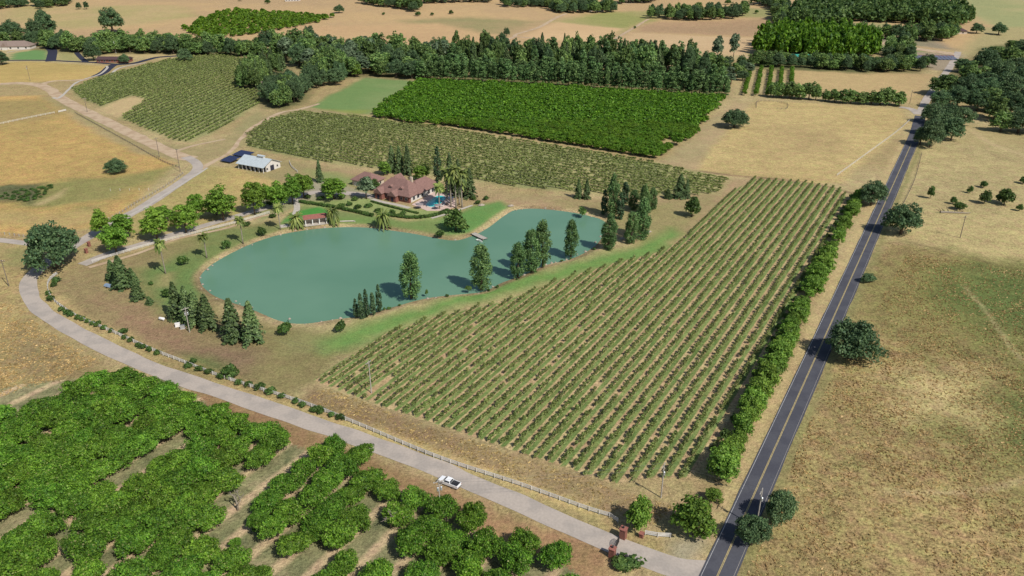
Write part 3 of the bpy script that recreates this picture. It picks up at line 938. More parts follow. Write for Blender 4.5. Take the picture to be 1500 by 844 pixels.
# conifers: tiers of drooping boughs
for v in range(4):
    rg = np.random.RandomState(740 + v)
    Vs = []
    P, Nn = [], []
    H0, R0 = 11.0, 3.4
    tb = MB().tube([(0, 0, -.3), (0, 0, H0 * .5), (0, 0, H0 * .97)], [.32, .2, .04], 8)
    for i in range(120):
        t = (i / 120.0) ** 0.85
        z = 0.5 + t * (H0 - 0.8)
        L_ = R0 * (1 - t) ** 0.8 * (0.75 + 0.4 * rg.rand()) + 0.25
        a = i * 2.4 + rg.normal() * .3
        m_ = int(18 + 34 * (1 - t))
        q = rg.rand(m_) ** 0.7
        sp = (rg.rand(m_) - .5) * 1.2 * L_ * .35
        d2 = np.array([math.cos(a), math.sin(a)]); e2 = np.array([-d2[1], d2[0]])
        xy = d2[None] * (q * L_)[:, None] + e2[None] * sp[:, None]
        zz = z + 0.25 * q * L_ * .3 - 0.30 * (q ** 2) * L_ + rg.normal(size=m_) * .1
        P.append(np.concatenate([xy, zz[:, None]], 1))
        Nn.append(np.concatenate([d2[None] * 0.45 + rg.normal(size=(m_, 2)) * .35, np.full((m_, 1), 0.8)], 1))
    V, F = quads(rg, np.concatenate(P), np.concatenate(Nn), 0.40, el=1.8)
    add_proto('conifer', 6.8, 11.0, V, F, 'conifer', tb, 'bark')
# italian cypress
for v in range(2):
    rg = np.random.RandomState(760 + v)
    bl = []
    for i in range(60):
        t = rg.rand()
        rad = 1.35 * np.interp(t, [0, .1, .4, .8, 1], [.7, .95, 1, .7, .1])
        a = rg.rand() * 6.28
        bl.append((rad * .7 * math.cos(a), rad * .7 * math.sin(a), .4 + t * 12, .45, .45, .9))
    V, F = cloud(rg, bl, 1500, 0.4, low=-.9)
    add_proto('cypress', 2.9, 13.2, V, F, 'cypress', MB().tube([(0, 0, -.2), (0, 0, 5), (0, 0, 11)], [.2, .15, .05], 6))
# vines
for v in range(4):
    rg = np.random.RandomState(780 + v)
    bl = dome_blobs(rg, 13, 1.0, 0.95, 1.0, 0.42, -0.6, 0.5)
    V, F = cloud(rg, bl, 150, 0.34)
    tb = MB().tube([(0, 0, -.1), (.03, .02, .5), (0, 0, 1.0)], [.06, .05, .04], 5)
    add_proto('vine', 2.0, 1.9, V, F, 'vine', tb)


def blade_frond(rg, a, L_, rise, droop, wid, n=5):
    """one arching frond as a folded strip with leaflets hanging to both sides"""
    V, F = [], []
    d = np.array([math.cos(a), math.sin(a), 0])
    e = np.array([-d[1], d[0], 0])
    for i in range(n + 1):
        t = i / n
        c = d * L_ * t * (1 - .12 * t) + np.array([0, 0, rise * L_ * t - droop * L_ * t * t])
        w_ = wid * math.sin(math.pi * min(0.98, 0.12 + t * .86)) + .02
        V += [c - e * w_ - (0, 0, w_ * .45), c, c + e * w_ - (0, 0, w_ * .45)]
    for i in range(n):
        b = 3 * i
        F += [(b, b + 1, b + 4, b + 3), (b + 1, b + 2, b + 5, b + 4)]
    return V, F


def make_palm(kind, seed, trunk_h, trunk_r, nf, L_, wid):
    rg = np.random.RandomState(seed)
    mb = MB()
    for i in range(nf):
        el = rg.rand()
        V, F = blade_frond(rg, i * 2.39996 + rg.normal() * .15, L_ * (.8 + .35 * rg.rand()), 1.15 - 1.5 * el, 0.55 + .45 * rg.rand(), wid)
        mb.add([np.array(p) + (0, 0, trunk_h) for p in V], F)
    V, F = np.array(mb.v), np.array(mb.f)
    tb = MB().tube([(0, 0, -.3), (.05, 0, trunk_h * .15), (.1, .05, trunk_h * .6), (0, 0, trunk_h)], [trunk_r * 1.4, trunk_r, trunk_r * .9, trunk_r], 9)
    add_proto(kind, 2 * L_ * .85, trunk_h + L_ * .4, V, F, 'palm', tb, 'palebark')


for s_ in range(2):
    make_palm('fanpalm', 800 + s_, 8.6, 0.2, 80, 2.2, 0.42)
    make_palm('datepalm', 810 + s_, 2.6, 0.5, 64, 3.6, 0.36)


def make_bare(kind, seed, h, w_, m):
    rg = np.random.RandomState(seed)
    mb = MB()

    def br(p, d, L_, r, dep):
        q = p + d * L_
        mid_ = (p + q) / 2 + rg.normal(size=3) * L_ * .08
        mb.tube([p, mid_, q], [r, r * .8, r * .55], 5)
        if dep == 0: return
        for _ in range(3 if dep > 1 else 4):
            dd = d + rg.normal(size=3) * .62
            dd[2] = abs(dd[2]) * .7 + .12
            dd /= np.linalg.norm(dd)
            br(p + d * L_ * (.55 + .45 * rg.rand()), dd, L_ * (.58 + .2 * rg.rand()), r * .55, dep - 1)
    br(np.array([0, 0, -.2]), np.array([0.05, 0, 1.0]), h * .36, .22, 3)
    me = mb.mesh(kind, m, True)
    PROTO.setdefault(kind, []).append(dict(w=w_, h=h, crown=None, trunk=None, whole=me))


make_bare('bare', 31, 6.5, 7.0, M['palebark'])
make_bare('bare', 32, 6.5, 7.0, M['palebark'])

ONES = 'first second third fourth fifth sixth seventh eighth ninth tenth eleventh twelfth thirteenth fourteenth fifteenth sixteenth seventeenth eighteenth nineteenth'.split()
TENS = {2: ('twenty', 'twentieth'), 3: ('thirty', 'thirtieth'), 4: ('forty', 'fortieth'), 5: ('fifty', 'fiftieth'), 6: ('sixty', 'sixtieth'), 7: ('seventy', 'seventieth'), 8: ('eighty', 'eightieth'), 9: ('ninety', 'ninetieth')}


def nth(i):
    i += 1
    if i < 20: return ONES[i - 1]
    t, o = divmod(i, 10)
    return TENS[t][1] if o == 0 else TENS[t][0] + '-' + ONES[o - 1]


NAMES = dict(walnut='walnut_tree', orchard='orchard_tree', oak='oak_tree', forest='woodland_tree', farpoplar='poplar_tree', pale='pale_tree', plane='shade_tree',
             hedge='roadside_tree', shrub='shrub', sapling='young_tree', roundtree='round_tree', poplar='poplar_tree', conifer='conifer_tree', cypress='cypress_tree',
             vine='vine', fanpalm='palm_tree', datepalm='palm_tree', bare='bare_tree')
cnt = {}


def plant(kind, p, w, h, label, group=None, cat='tree', parts=True, var=None, z=None, rz=None, aspect=None):
    """one tree as a thing: an empty at the foot with trunk and crown, or one mesh when small"""
    pr = PROTO[kind]
    cnt[kind] = cnt.get(kind, 0) + 1
    q = pr[(cnt[kind] * 7 + rnd.randrange(3)) % len(pr)] if var is None else pr[var]
    ax = 0.88 + rnd.random() * .26
    sc = (w / q['w'] * ax, w / q['w'] * (2.0 - ax), h / q['h'])
    rz = rnd.random() * 6.28 if rz is None else rz
    if aspect: sc = (w / q['w'] * aspect, w / q['w'] / aspect, h / q['h'])
    zz = float(hills(p[0], p[1])) if z is None else z
    loc = (float(p[0]), float(p[1]), zz)
    if parts and q['trunk'] is not None:
        e = empty(NAMES[kind], loc, rz)
        e.scale = sc
        ob('trunk', q['trunk'], e)
        ob('crown', q['crown'], e)
    else:
        e = ob(NAMES[kind], q['whole'], None, loc, rz, sc)
    tag(e, label, cat, group)
    return e


def tree_px(kind, bx, bot, top, wpx, label, group=None, cat='tree', parts=True, back=0.30, var=None):
    """tree from its outline in the photograph: foot of the crown, top and width give place and size"""
    p = G(bx, bot)
    w = wpx * zdepth(p) / FOC
    p = p * (1 + back * w / np.linalg.norm(p))
    w = wpx * zdepth(p) / FOC
    h = max(0.8, height_at(p, top))
    return plant(kind, p, w, h, label, group, cat, parts, var)


def merged(name, kind, pts, sizes, m, label, cat, nq=None, seed=0, rot=None, aspect=1.0):
    """many plants beyond the ones built singly: one object"""
    rg = np.random.RandomState(seed)
    Vs, Fs, b = [], [], 0
    pr = PROTO[kind]
    for (x, y), (w, h) in zip(pts, sizes):
        q = pr[rg.randint(len(pr))]
        V, F = q['V'], q['F']
        if nq and len(F) > nq:
            k = rg.choice(len(F), nq, replace=False)
            V = V.reshape(-1, 4, 3)[k].copy()
            c = V.mean(1, keepdims=True)
            V = (c + (V - c) * math.sqrt(len(F) / nq) * .8).reshape(-1, 3)
            F = np.arange(len(V)).reshape(-1, 4)
        a = rg.rand() * 6.28 if rot is None else rot + (math.pi if rg.rand() < .5 else 0)
        ca_, sa_ = math.cos(a), math.sin(a)
        s = w / q['w']
        W = np.empty_like(V)
        W[:, 0] = (V[:, 0] * ca_ * aspect - V[:, 1] * sa_ / aspect) * s + x
        W[:, 1] = (V[:, 0] * sa_ * aspect + V[:, 1] * ca_ / aspect) * s + y
        W[:, 2] = V[:, 2] * h / q['h'] + float(hills(x, y))
        Vs.append(W); Fs.append(F + b); b += len(W)
    if not Vs: return
    o = ob(name, mk(name, np.concatenate(Vs), np.concatenate(Fs), m))
    return tag(o, label, cat, None, 'stuff')


def grid_in(poly, d1, sp1, sp2, jit=0.0, seed=0, off=(0, 0)):
    """planting grid along d1 inside a polygon"""
    rg = np.random.RandomState(seed)
    A = np.array(poly)
    d1 = np.array(d1) / np.linalg.norm(d1)
    n1 = np.array([d1[1], -d1[0]])
    t, s = A @ d1, A @ n1
    out = []
    for k in range(int(math.floor((s.min() - off[0]) / sp2)), int(s.max() / sp2 - off[0] / sp2) + 2):
        for j in range(int(t.min() / sp1) - 1, int(t.max() / sp1) + 2):
            out.append(d1 * (j * sp1 + off[1]) + n1 * (k * sp2 + off[0]) + rg.normal(size=2) * jit)
    out = np.array(out)
    return out[inside(out, poly)]


def by_size(P):
    """nearest first"""
    return P[np.argsort(np.hypot(np.hypot(P[:, 0], P[:, 1]), CAM_H))]


# ---- central vineyard: rows at 60 degrees
rows = []
rowid = []
for k in range(34):
    s = ROW_S0 + k * ROW_SP
    t = np.arange(60, 460, 2.05) + rs.rand() * 2
    P = ROW_N[None] * s + ROW_D[None] * t[:, None]
    P = P[inside(P, VINE)]
    P = P[rs.rand(len(P)) > 0.035]
    P = P + rs.normal(size=P.shape) * 0.12
    rows.append(P)
    rowid += [(k, j) for j in range(len(P))]
VP = np.concatenate(rows)
order_ = np.argsort(np.hypot(np.hypot(VP[:, 0], VP[:, 1]), CAM_H))
VP = VP[order_]
rowid = [rowid[i] for i in order_]
gapc = [G(544, 575), G(565, 562), G(552, 570)]
kp = np.min([np.hypot(*(VP - g).T) for g in gapc], axis=0) > 3.0
VP = VP[kp]
rowid = [r for r, t in zip(rowid, kp) if t]


def vsize(n, seed=1):
    r = np.random.RandomState(seed)
    return list(zip(1.6 + r.rand(n) * .5, 1.45 + r.rand(n) * .6))


sz = vsize(len(VP))
for p, (w, h), (k, j) in zip(VP[:300], sz[:300], rowid[:300]):
    plant('vine', p, w, h, '%s vine from the near end of the %s vineyard row from the left' % (nth(j), nth(k)), 'vines at the near end of the big vineyard', 'vine', parts=False, rz=ROW_TH + (3.14 if j % 2 else 0), aspect=1.22)
merged('vine_rows', 'vine', VP[300:], sz[300:], M['vine'], 'long parallel vine rows filling the big vineyard beside the road', 'vineyard', nq=96, rot=ROW_TH, aspect=1.22)

# ---- middle and upper vineyards, farther away
MIDV = GP([(362, 196), (392, 176), (440, 164), (540, 172), (700, 197), (965, 240), (1010, 252), (1066, 262), (1052, 284), (990, 288), (880, 284), (760, 274), (640, 258), (480, 238), (360, 216)])
dmid = G(965, 237) - G(545, 170)
MP = grid_in(MIDV, dmid, 2.2, 4.6, 0.15, 3)
MP = MP[np.random.RandomState(5).rand(len(MP)) > 0.05]
merged('vine_rows', 'vine', MP, [(2.3, 1.7)] * len(MP), M['vine_far'], 'pale green vineyard band between the house and the bright orchard', 'vineyard', nq=33, seed=4, rot=math.atan2(dmid[1], dmid[0]), aspect=1.35)
UPV = GP([(104, 130), (150, 112), (215, 95), (262, 84), (330, 80), (372, 92), (350, 110), (345, 130), (378, 132), (380, 152), (330, 185), (280, 208), (255, 206), (176, 173), (215, 146), (190, 140), (150, 157), (118, 143)])
UP = grid_in(UPV, G(376, 156) - G(280, 206.7), 2.6, 4.9, 0.15, 6)
merged('vine_rows', 'vine', UP, [(2.5, 1.8)] * len(UP), M['vine_far'], 'vineyard on the slope at upper left with a bare notch', 'vineyard', nq=30, seed=6, rot=math.atan2(*(G(376, 156) - G(280, 206.7))[::-1]), aspect=1.35)

# ---- walnut orchard in the foreground
WAL = GP([(-150, 660), (0, 622), (85, 584), (150, 560), (222, 568), (285, 602), (380, 622), (398, 652), (450, 658), (518, 672), (568, 708), (690, 755), (718, 790), (790, 804), (848, 840), (872, 900), (700, 1100), (-500, 1100)])
BARE = [(390, 722), (330, 735), (365, 818), (385, 838), (412, 832), (312, 640), (180, 718), (440, 838), (245, 668), (200, 695), (225, 676), (262, 652), (285, 660), (250, 680), (215, 706), (335, 815), (352, 795), (372, 785), (400, 808), (420, 795), (438, 776), (395, 760), (350, 765), (312, 757), (470, 705), (462, 715),
        (545, 812), (562, 800), (572, 835), (350, 645), (365, 637), (20, 790), (50, 760), (85, 820), (100, 835), (160, 836), (118, 800), (330, 770), (360, 740), (560, 780), (595, 790), (430, 690), (405, 700), (545, 760)]
BW = np.array([G(*b) for b in BARE])
WP = grid_in(WAL, ROW_D, 6.2, 7.6, 0.5, 8, (-164.0 + 3.8 - 3.8, 1.0))
WP = WP[np.min(np.hypot(WP[:, None, 0] - BW[None, :, 0], WP[:, None, 1] - BW[None, :, 1]), axis=1) > 3.3]
inpic = lambda P, m=14: P[(np.abs(P[:, 0]) < (P[:, 1] * CP + CAM_H * SP) * 750 / FOC + m) & (P[:, 1] > 129.2 - m)]
WP = by_size(inpic(WP))
rw = np.random.RandomState(77)
for p in WP:
    if p[0] > -70 and rw.rand() < .06: continue
    plant('walnut', p, (8.6 if p[0] < -62 else 7.5) + rw.rand() * 1.9, 4.6 + rw.rand() * 2.6, 'leafy green walnut tree in the dense foreground orchard', 'walnut trees of the foreground orchard')
for bx, bot, top, wp, lab in [(379, 780, 752, 34, 'small round green tree standing alone in the orchard gap'), (347, 806, 788, 18, 'smallest round sapling in the orchard gap'),
                              (236, 692, 672, 36, 'small low walnut tree between the two pale strips'), (262, 672, 658, 18, 'tiny sapling on the green strip in the orchard')]:
    tree_px('walnut', bx, bot, top, wp, lab)
tree_px('bare', 350, 758, 708, 56, 'leafless grey walnut tree beside the orchard clearing')
tree_px('bare', 574, 784, 730, 56, 'leafless grey walnut tree among the green walnuts below the pickup')
WALN = len(WP)

# ---- bright orchard behind the middle vineyard
MO = GP([(543, 171), (612, 121), (800, 130), (1060, 147), (1030, 180), (1012, 205), (968, 236), (850, 216), (700, 194)])
OP = by_size(grid_in(MO, dmid, 6.2, 6.6, 0.4, 9))
gap = np.array([G(985, 215), G(992, 208), G(978, 213)])
OP = OP[np.min(np.hypot(OP[:, None, 0] - gap[None, :, 0], OP[:, None, 1] - gap[None, :, 1]), axis=1) > 5]
ro = np.random.RandomState(78)
nind = 180
for p in OP[:nind]:
    plant('orchard', p, 7.2 + ro.rand() * 1.6, 4.6 + ro.rand() * 1.2, 'bright green orchard tree in the front rows of the rectangular orchard', 'front trees of the rectangular orchard', parts=False)
n = len(OP) - nind
merged('orchard_trees', 'orchard', OP[nind:], list(zip(7.2 + ro.rand(n) * 1.6, 4.6 + ro.rand(n) * 1.2)), M['orchard'], 'dense bright green canopy at the back of the rectangular orchard', 'orchard', nq=340, seed=10)
for nm, poly, lab, w, h, sp, nq, sd_ in [
    ('orchard_trees', [(268, 44), (300, 26), (345, 16), (420, 20), (490, 26), (455, 36), (400, 47), (340, 55), (300, 56)], 'bright green orchard block on the far hill at upper left', 8.5, 5.0, 8.5, 90, 11),
    ('orchard_trees', [(1104, 80), (1118, 62), (1150, 52), (1230, 55), (1285, 74), (1280, 86), (1200, 84)], 'tall dense green grove beside the teal roofed shed', 11, 20.0, 8.0, 260, 12),
    ('orchard_trees', [(1150, 40), (1165, 18), (1210, 12), (1300, 12), (1400, 20), (1425, 32), (1400, 42), (1300, 34), (1240, 32), (1222, 46), (1180, 46)], 'broad green woodland filling the far upper right', 13.0, 19.0, 9.5, 170, 13)]:
    poly = GP(poly)
    Pn = grid_in(poly, (1, .2), sp, sp, 1.4, sd_)
    r_ = np.random.RandomState(sd_)
    merged(nm, 'orchard' if sd_ == 11 else 'forest', Pn, list(zip(w * (.8 + .4 * r_.rand(len(Pn))), h * (.75 + .45 * r_.rand(len(Pn))))), M['orchard'] if sd_ != 13 else M['forest'], lab, 'orchard' if sd_ != 13 else 'woodland', nq=nq, seed=sd_)

# ---- green tree belt between vineyard and road
HPX = [(1042, 732), (1054, 706), (1072, 668), (1092, 628), (1110, 592), (1131, 548), (1150, 508), (1170, 468), (1190, 428), (1210, 388), (1230, 348), (1248, 312), (1262, 290)]
HL = spline(GP(HPX), 4.4)
rh = np.random.RandomState(21)
for i, p in enumerate(HL):
    far_ = p[1] > 290
    big_ = .55 + rh.rand() * .75
    if rh.rand() < .1: continue
    plant('hedge', p + rh.normal(size=2) * .35, (6.6 if far_ else 7.4) * big_, 5.8 * big_ + rh.rand() * 2.0, '%s bright green tree of the belt between vineyard and road counted from the gate end' % nth(i), 'belt of trees beside the vineyard')
rl = np.random.RandomState(23)
NIN = np.array([-ROW_D[1], ROW_D[0]])
for i in range(6, len(HL), 2):
    plant('shrub', HL[i] + NIN * (3.4 + rl.rand()), 2.4 + rl.rand(), 2.0 + rl.rand(), '%s dark low bush on the vineyard side of the tree belt from the gate end' % nth((i - 6) // 2), 'low bushes along the tree belt', 'shrub', parts=False)
tree_px('hedge', 935, 782, 728, 46, 'round green tree behind the brick gate pillar')
tree_px('hedge', 1014, 796, 730, 66, 'wide green tree at the corner of drive and road')
tree_px('oak', 1275, 305, 262, 44, 'dark round tree at the far end of the roadside belt')

# ---- oaks along the road and singly in the fields
for a in [(1098, 808, 752, 50, 'nearer of the two dark oaks overhanging the road'), (1138, 776, 715, 54, 'farther of the two dark oaks beside the roadside pole'),
          (1243, 537, 468, 82, 'big solitary dark oak leaning over the road'), (1318, 349, 297, 58, 'dark oak at the roadside beyond the long field track'),
          (1270, 416, 400, 22, 'small dark bush on the road edge below the oaks'),
          (1075, 190, 160, 44, 'ragged dark oak on the pasture beside the bright orchard'),
          (172, 256, 232, 36, 'lone round dark oak in the golden left field'),
          (84, 402, 324, 88, 'very large spreading oak where the drive bends'),
          (272, 91, 70, 22, 'single dark oak on top of the upper vineyard'),
          (497, 20, 6, 16, 'lone dark tree on the far tan hillside'),
          (1361, 218, 172, 42, 'front dark oak over the far end of the road'),
          (1385, 190, 148, 40, 'olive toned oak behind the front road oak'), (1408, 188, 155, 34, 'round oak right of the road oaks'),
          (1347, 214, 184, 26, 'small dark oak at the road edge left of the front road oak'), (1372, 202, 158, 40, 'dark oak between the front road oak and the olive oak'), (1362, 182, 150, 34, 'oak leaning over the lane near the far junction'),
          (1392, 208, 170, 34, 'oak on the pasture side of the front road oak'), (1374, 160, 130, 34, 'oak behind the far junction')]:
    kind = 'oak'
    tree_px(kind, a[0], a[1], a[2], a[3], a[4])
for i, (bx, bot, top, wp) in enumerate([(1380, 142, 108, 46), (1400, 160, 125, 44), (1440, 150, 112, 50), (1420, 128, 90, 40), (1470, 150, 104, 50), (1495, 140, 95, 50), (1455, 178, 140, 44), (1490, 198, 158, 46), (1440, 108, 70, 40),
                                        (1475, 105, 66, 44), (1500, 90, 58, 40), (1410, 108, 84, 30), (1520, 130, 80, 50), (1462, 125, 85, 44), (1525, 200, 150, 50), (1482, 75, 58, 24), (1430, 165, 132, 36), (1412, 145, 108, 44), (1448, 165, 128, 46), (1478, 172, 134, 44), (1432, 140, 104, 44), (1455, 95, 66, 36), (1490, 118, 82, 44), (1508, 165, 124, 48), (1465, 195, 162, 32)]):
    tree_px('oak' if i % 3 else 'forest', bx, bot, top, wp, 'dark oak in the grove at the right edge beyond the road', 'oak grove at the right edge')
for bx, bot, top, wp, lab in [(1362, 292, 272, 11, 'slim young green tree nearest the road in the right pasture'), (1420, 284, 272, 9, 'grey green sapling second of the pasture saplings'),
                              (1440, 276, 265, 12, 'small young tree at the back of the pasture saplings'), (1441, 300, 279, 17, 'dark upright young tree left of the widest pasture tree'), (1470, 302, 276, 27, 'widest young tree in the right pasture'),
                              (1396, 300, 288, 10, 'small sapling behind the fallen log'), (1492, 310, 299, 10, 'sapling at the right edge of the pasture'), (1498, 270, 258, 12, 'dark sapling cut by the right picture edge')]:
    tree_px('roundtree', bx, bot, top, wp, lab, parts=False)
tree_px('shrub', 1406, 309, 297, 20, 'bright green bush beside the fallen log', cat='shrub')

# ---- poplars on the dam
for bx, bot, top, wp, lab in [(603, 440, 370, 31, 'broad poplar standing alone at the near water edge'), (705, 427, 358, 27, 'second poplar on the dam above the bright lawn'),
                              (758, 408, 355, 22, 'shorter poplar left of the tall dam pair'), (778, 400, 336, 24, 'left poplar of the tall dam pair'), (795, 392, 322, 26, 'tallest poplar of the dam pair'),
                              (836, 378, 322, 21, 'slim poplar alone near the right end of the pond'), (891, 368, 314, 22, 'poplar at the water corner right of the pond'),
                              (924, 358, 310, 20, 'poplar behind the corner poplar'), (940, 352, 290, 22, 'tall poplar in the right hand cluster')]:
    tree_px('poplar', bx, bot, top, wp, lab)
for bx, bot, top, wp, lab in [(885, 315, 278, 11, 'thin dark cypress at the left of the pond head group'), (897, 320, 254, 18, 'tallest dark cypress at the pond head'), (908, 322, 282, 12, 'dark cypress beside the tallest one'),
                              (915, 300, 266, 13, 'dark cypress behind the pond head group'), (928, 308, 278, 15, 'dark cypress at the right of the pond head group'), (943, 316, 270, 18, 'bushy cypress behind the right cluster'),
                              (955, 308, 275, 14, 'last dark cypress of the pond head group')]:
    tree_px('cypress' if wp < 14 else 'poplar', bx, bot, top, wp, lab)
for bx, bot, top, wp, lab in [(847, 292, 262, 15, 'left dark conifer on the bank above the pond'), (859, 293, 261, 14, 'right dark conifer on the bank above the pond'), (978, 292, 276, 14, 'small conifer left of the bare top pair'),
                              (995, 292, 254, 22, 'dark open conifer above the dirt patch'), (1005, 292, 262, 12, 'thin half bare tree beside the open conifer')]:
    tree_px('conifer', bx, bot, top, wp, lab)
tree_px('roundtree', 1013, 320, 288, 24, 'dense round dark tree on the dirt patch by the vineyard corner')
tree_px('roundtree', 668, 342, 307, 36, 'round dark green tree on the lawn at the point')
tree_px('shrub', 645, 348, 337, 14, 'grey agave clump on the pond point', cat='shrub')
tree_px('shrub', 852, 318, 304, 14, 'grey green shrub at the pond head shore', cat='shrub')
# reeds and saplings at the near shore
for i, (bx, bot, top, wp) in enumerate([(522, 466, 438, 9), (530, 468, 430, 10), (538, 466, 424, 10), (547, 462, 428, 9), (556, 456, 417, 10)]):
    tree_px('cypress', bx, bot, top, wp, '%s thin young poplar from the left in the clump on the near shore' % nth(i), 'young poplars on the near shore')
for bx, bot, top, wp, lab in [(418, 493, 472, 22, 'bright round bush near the pond dam corner'), (499, 489, 470, 15, 'round bush below the young poplar clump'), (246, 437, 424, 18, 'yellow green bush beside the conifers'),
                              (270, 390, 374, 16, 'small bushy tree on the lawn between two palms'), (332, 366, 352, 14, 'small bushy tree on the lawn by the far palm'), (384, 346, 332, 14, 'small tree near the path at the pond edge'),
                              (222, 418, 412, 8, 'tiny shrub on the grass near the palm'), (686, 428, 419, 9, 'yellow bush on the bank beside the second poplar'), (625, 433, 424, 5, 'little pointed shrub on the dam bank')]:
    tree_px('shrub', bx, bot, top, wp, lab, cat='shrub')
# ---- conifers left of the pond
for bx, bot, top, wp, lab in [(167, 413, 380, 22, 'left conifer of the group beside the metal cart'), (182, 426, 374, 34, 'tallest conifer of the group beside the metal cart'), (196, 420, 392, 22, 'right conifer of the group beside the metal cart'),
                              (203, 441, 410, 24, 'short conifer in front of the cart group'), (220, 447, 434, 14, 'tiny conifer near the cart group'),
                              (262, 470, 412, 32, 'tall left conifer of the group by the transformer pole'), (278, 476, 418, 30, 'second conifer of the group by the transformer pole'),
                              (290, 480, 424, 32, 'third conifer of the group by the transformer pole'), (307, 486, 430, 34, 'right conifer of the group by the transformer pole'),
                              (344, 502, 436, 40, 'left of the two full conifers at the pond corner'), (372, 506, 440, 38, 'right of the two full conifers at the pond corner'), (469, 268, 233, 13, 'slim conifer behind the drive near the barn')]:
    tree_px('conifer', bx, bot, top, wp, lab)
# ---- shade trees along the drive to the house
for i, (bx, bot, top, wp) in enumerate([(172, 376, 326, 44), (183, 355, 312, 40), (152, 350, 306, 32), (232, 356, 304, 46), (240, 330, 300, 34), (274, 346, 296, 40), (290, 325, 281, 30), (328, 328, 270, 44), (318, 318, 285, 30), (374, 318, 262, 34), (388, 306, 268, 26),
                         (408, 310, 262, 36), (430, 302, 255, 34), (446, 294, 250, 36), (490, 296, 260, 44)]):
    tree_px('plane', bx, bot, top, wp, '%s bright green leafy tree lining the house drive counted from the big oak' % nth(i), 'shade trees along the house drive')
for bx, bot, top, wp, lab in [(537, 294, 258, 26, 'grey green tree at the left corner of the house'), (550, 280, 262, 16, 'dark green tree between garage and house')]:
    tree_px('pale' if wp > 20 else 'roundtree', bx, bot, top, wp, lab)
for bx, bot, top, wp, lab in [(564, 258, 235, 22, 'bright green tree behind the garage'), (575, 254, 212, 16, 'left dark conifer behind the house'), (586, 256, 213, 16, 'middle dark conifer behind the house'), (598, 258, 210, 16, 'right dark conifer behind the house')]:
    tree_px('hedge' if wp > 20 else 'conifer', bx, bot, top, wp, lab)
for bx, bot, top, wp, lab in [(642, 270, 215, 13, 'tall narrow cypress behind the pool'), (660, 286, 222, 22, 'large dark conifer behind the palms'), (672, 290, 232, 20, 'dark conifer right of the palms'), (688, 292, 246, 22, 'dark conifer at the right end of the pool garden'),
                              (618, 266, 240, 26, 'leafy green tree behind the chimney')]:
    tree_px('conifer' if wp not in (13, 26) else ('cypress' if wp == 13 else 'hedge'), bx, bot, top, wp, lab)
# palms
for bx, bot, top, wp, lab in [(242.7, 401, 350, 18, 'tall fan palm nearest the conifers'), (303, 378, 342, 16, 'tall fan palm in the middle of the pond lawn'), (356, 356, 318, 15, 'fan palm near the pond path'), (411, 336, 300, 15, 'fan palm beside the small terrace'),
                              (644, 306, 270, 17, 'fan palm beside the pool')]:
    tree_px('fanpalm', bx, bot, top, wp, lab, back=0)
for i, (bx, bot, top, wp) in enumerate([(661, 304, 246, 20), (668, 305, 242, 21), (677, 304, 248, 21), (655, 300, 246, 19), (673, 300, 262, 20)]):
    tree_px('fanpalm', bx, bot, top, wp, 'tall fan palm in the palm group beside the pool', 'palms beside the pool', back=0)
for bx, bot, top, wp, lab in [(435, 333, 312, 22, 'stout date palm left of the arcade'), (488, 327, 302, 22, 'stout date palm right of the arcade'), (562, 333, 308, 24, 'stout date palm on the shore below the house')]:
    tree_px('datepalm', bx, bot, top, wp, lab, back=0)
# ---- shrubs along the white fence
Z = [(80, 418), (84, 412), (72, 430), (76, 439), (91, 454), (99, 459), (105, 461), (115, 466), (122, 468), (129, 471), (137, 474), (144, 476), (153, 481), (163, 485), (182, 487), (183, 495), (192, 499), (203, 506), (209, 509), (219, 513), (231, 518),
     (277, 537), (292, 542), (307, 546), (324, 553), (350, 562), (365, 565), (381, 570), (397, 576), (414, 582), (433, 589), (443, 595), (462, 602), (470, 604), (486, 609), (499, 614), (284, 530)]
rz_ = np.random.RandomState(5)
for i, (x, y) in enumerate(Z):
    wp = 8 + rz_.rand() * 6 + (4 if x > 270 else 0)
    tree_px('shrub', x, y + 3, y - wp * .45, wp, '%s rounded green shrub along the white drive fence counted from the oak bend' % nth(i), 'shrubs along the drive fence', 'shrub', parts=False)
tree_px('shrub', 339, 556, 535, 28, 'largest olive coloured bush behind the drive fence', cat='shrub')
tree_px('shrub', 918, 838, 818, 44, 'grey green bush at the bottom beside the gate', cat='shrub')
# ---- hedge below the house, built of clipped bushes
for px_, ww, hh, lab, grp in [([(441, 297), (480, 303), (520, 311), (545, 317)], 2.6, 1.5, 'clipped bush of the hedge above the terrace lawn', 'upper garden hedge'), ([(568, 316), (600, 320), (630, 318), (655, 310)], 2.4, 1.5, 'clipped bush of the hedge below the pool', 'pool hedge'),
                              ([(545, 296), (570, 303), (598, 310), (612, 313)], 1.4, 0.9, 'low clipped bush edging the house lawn', 'house edging')]:
    for p in spline(GP(px_), ww * .62):
        plant('shrub', p, ww * 1.15, hh * (0.9 + .25 * rnd.random()), lab, grp, 'shrub', parts=False)
for x, y in [(452, 290), (470, 292), (500, 303), (512, 300), (525, 305), (540, 303), (555, 310), (575, 312), (590, 314), (500, 290), (520, 293), (412, 292), (400, 318), (362, 330), (395, 300), (700, 298), (712, 292), (694, 292)]:
    tree_px('shrub', x, y + 2, y - 5, 9 + rz_.rand() * 5, 'small garden bush on the slope around the house', 'garden bushes around the house', 'shrub', parts=False)
bank = POND[dist_line(POND, [G(585, 448), G(705, 428), G(850, 374)]) < 9]
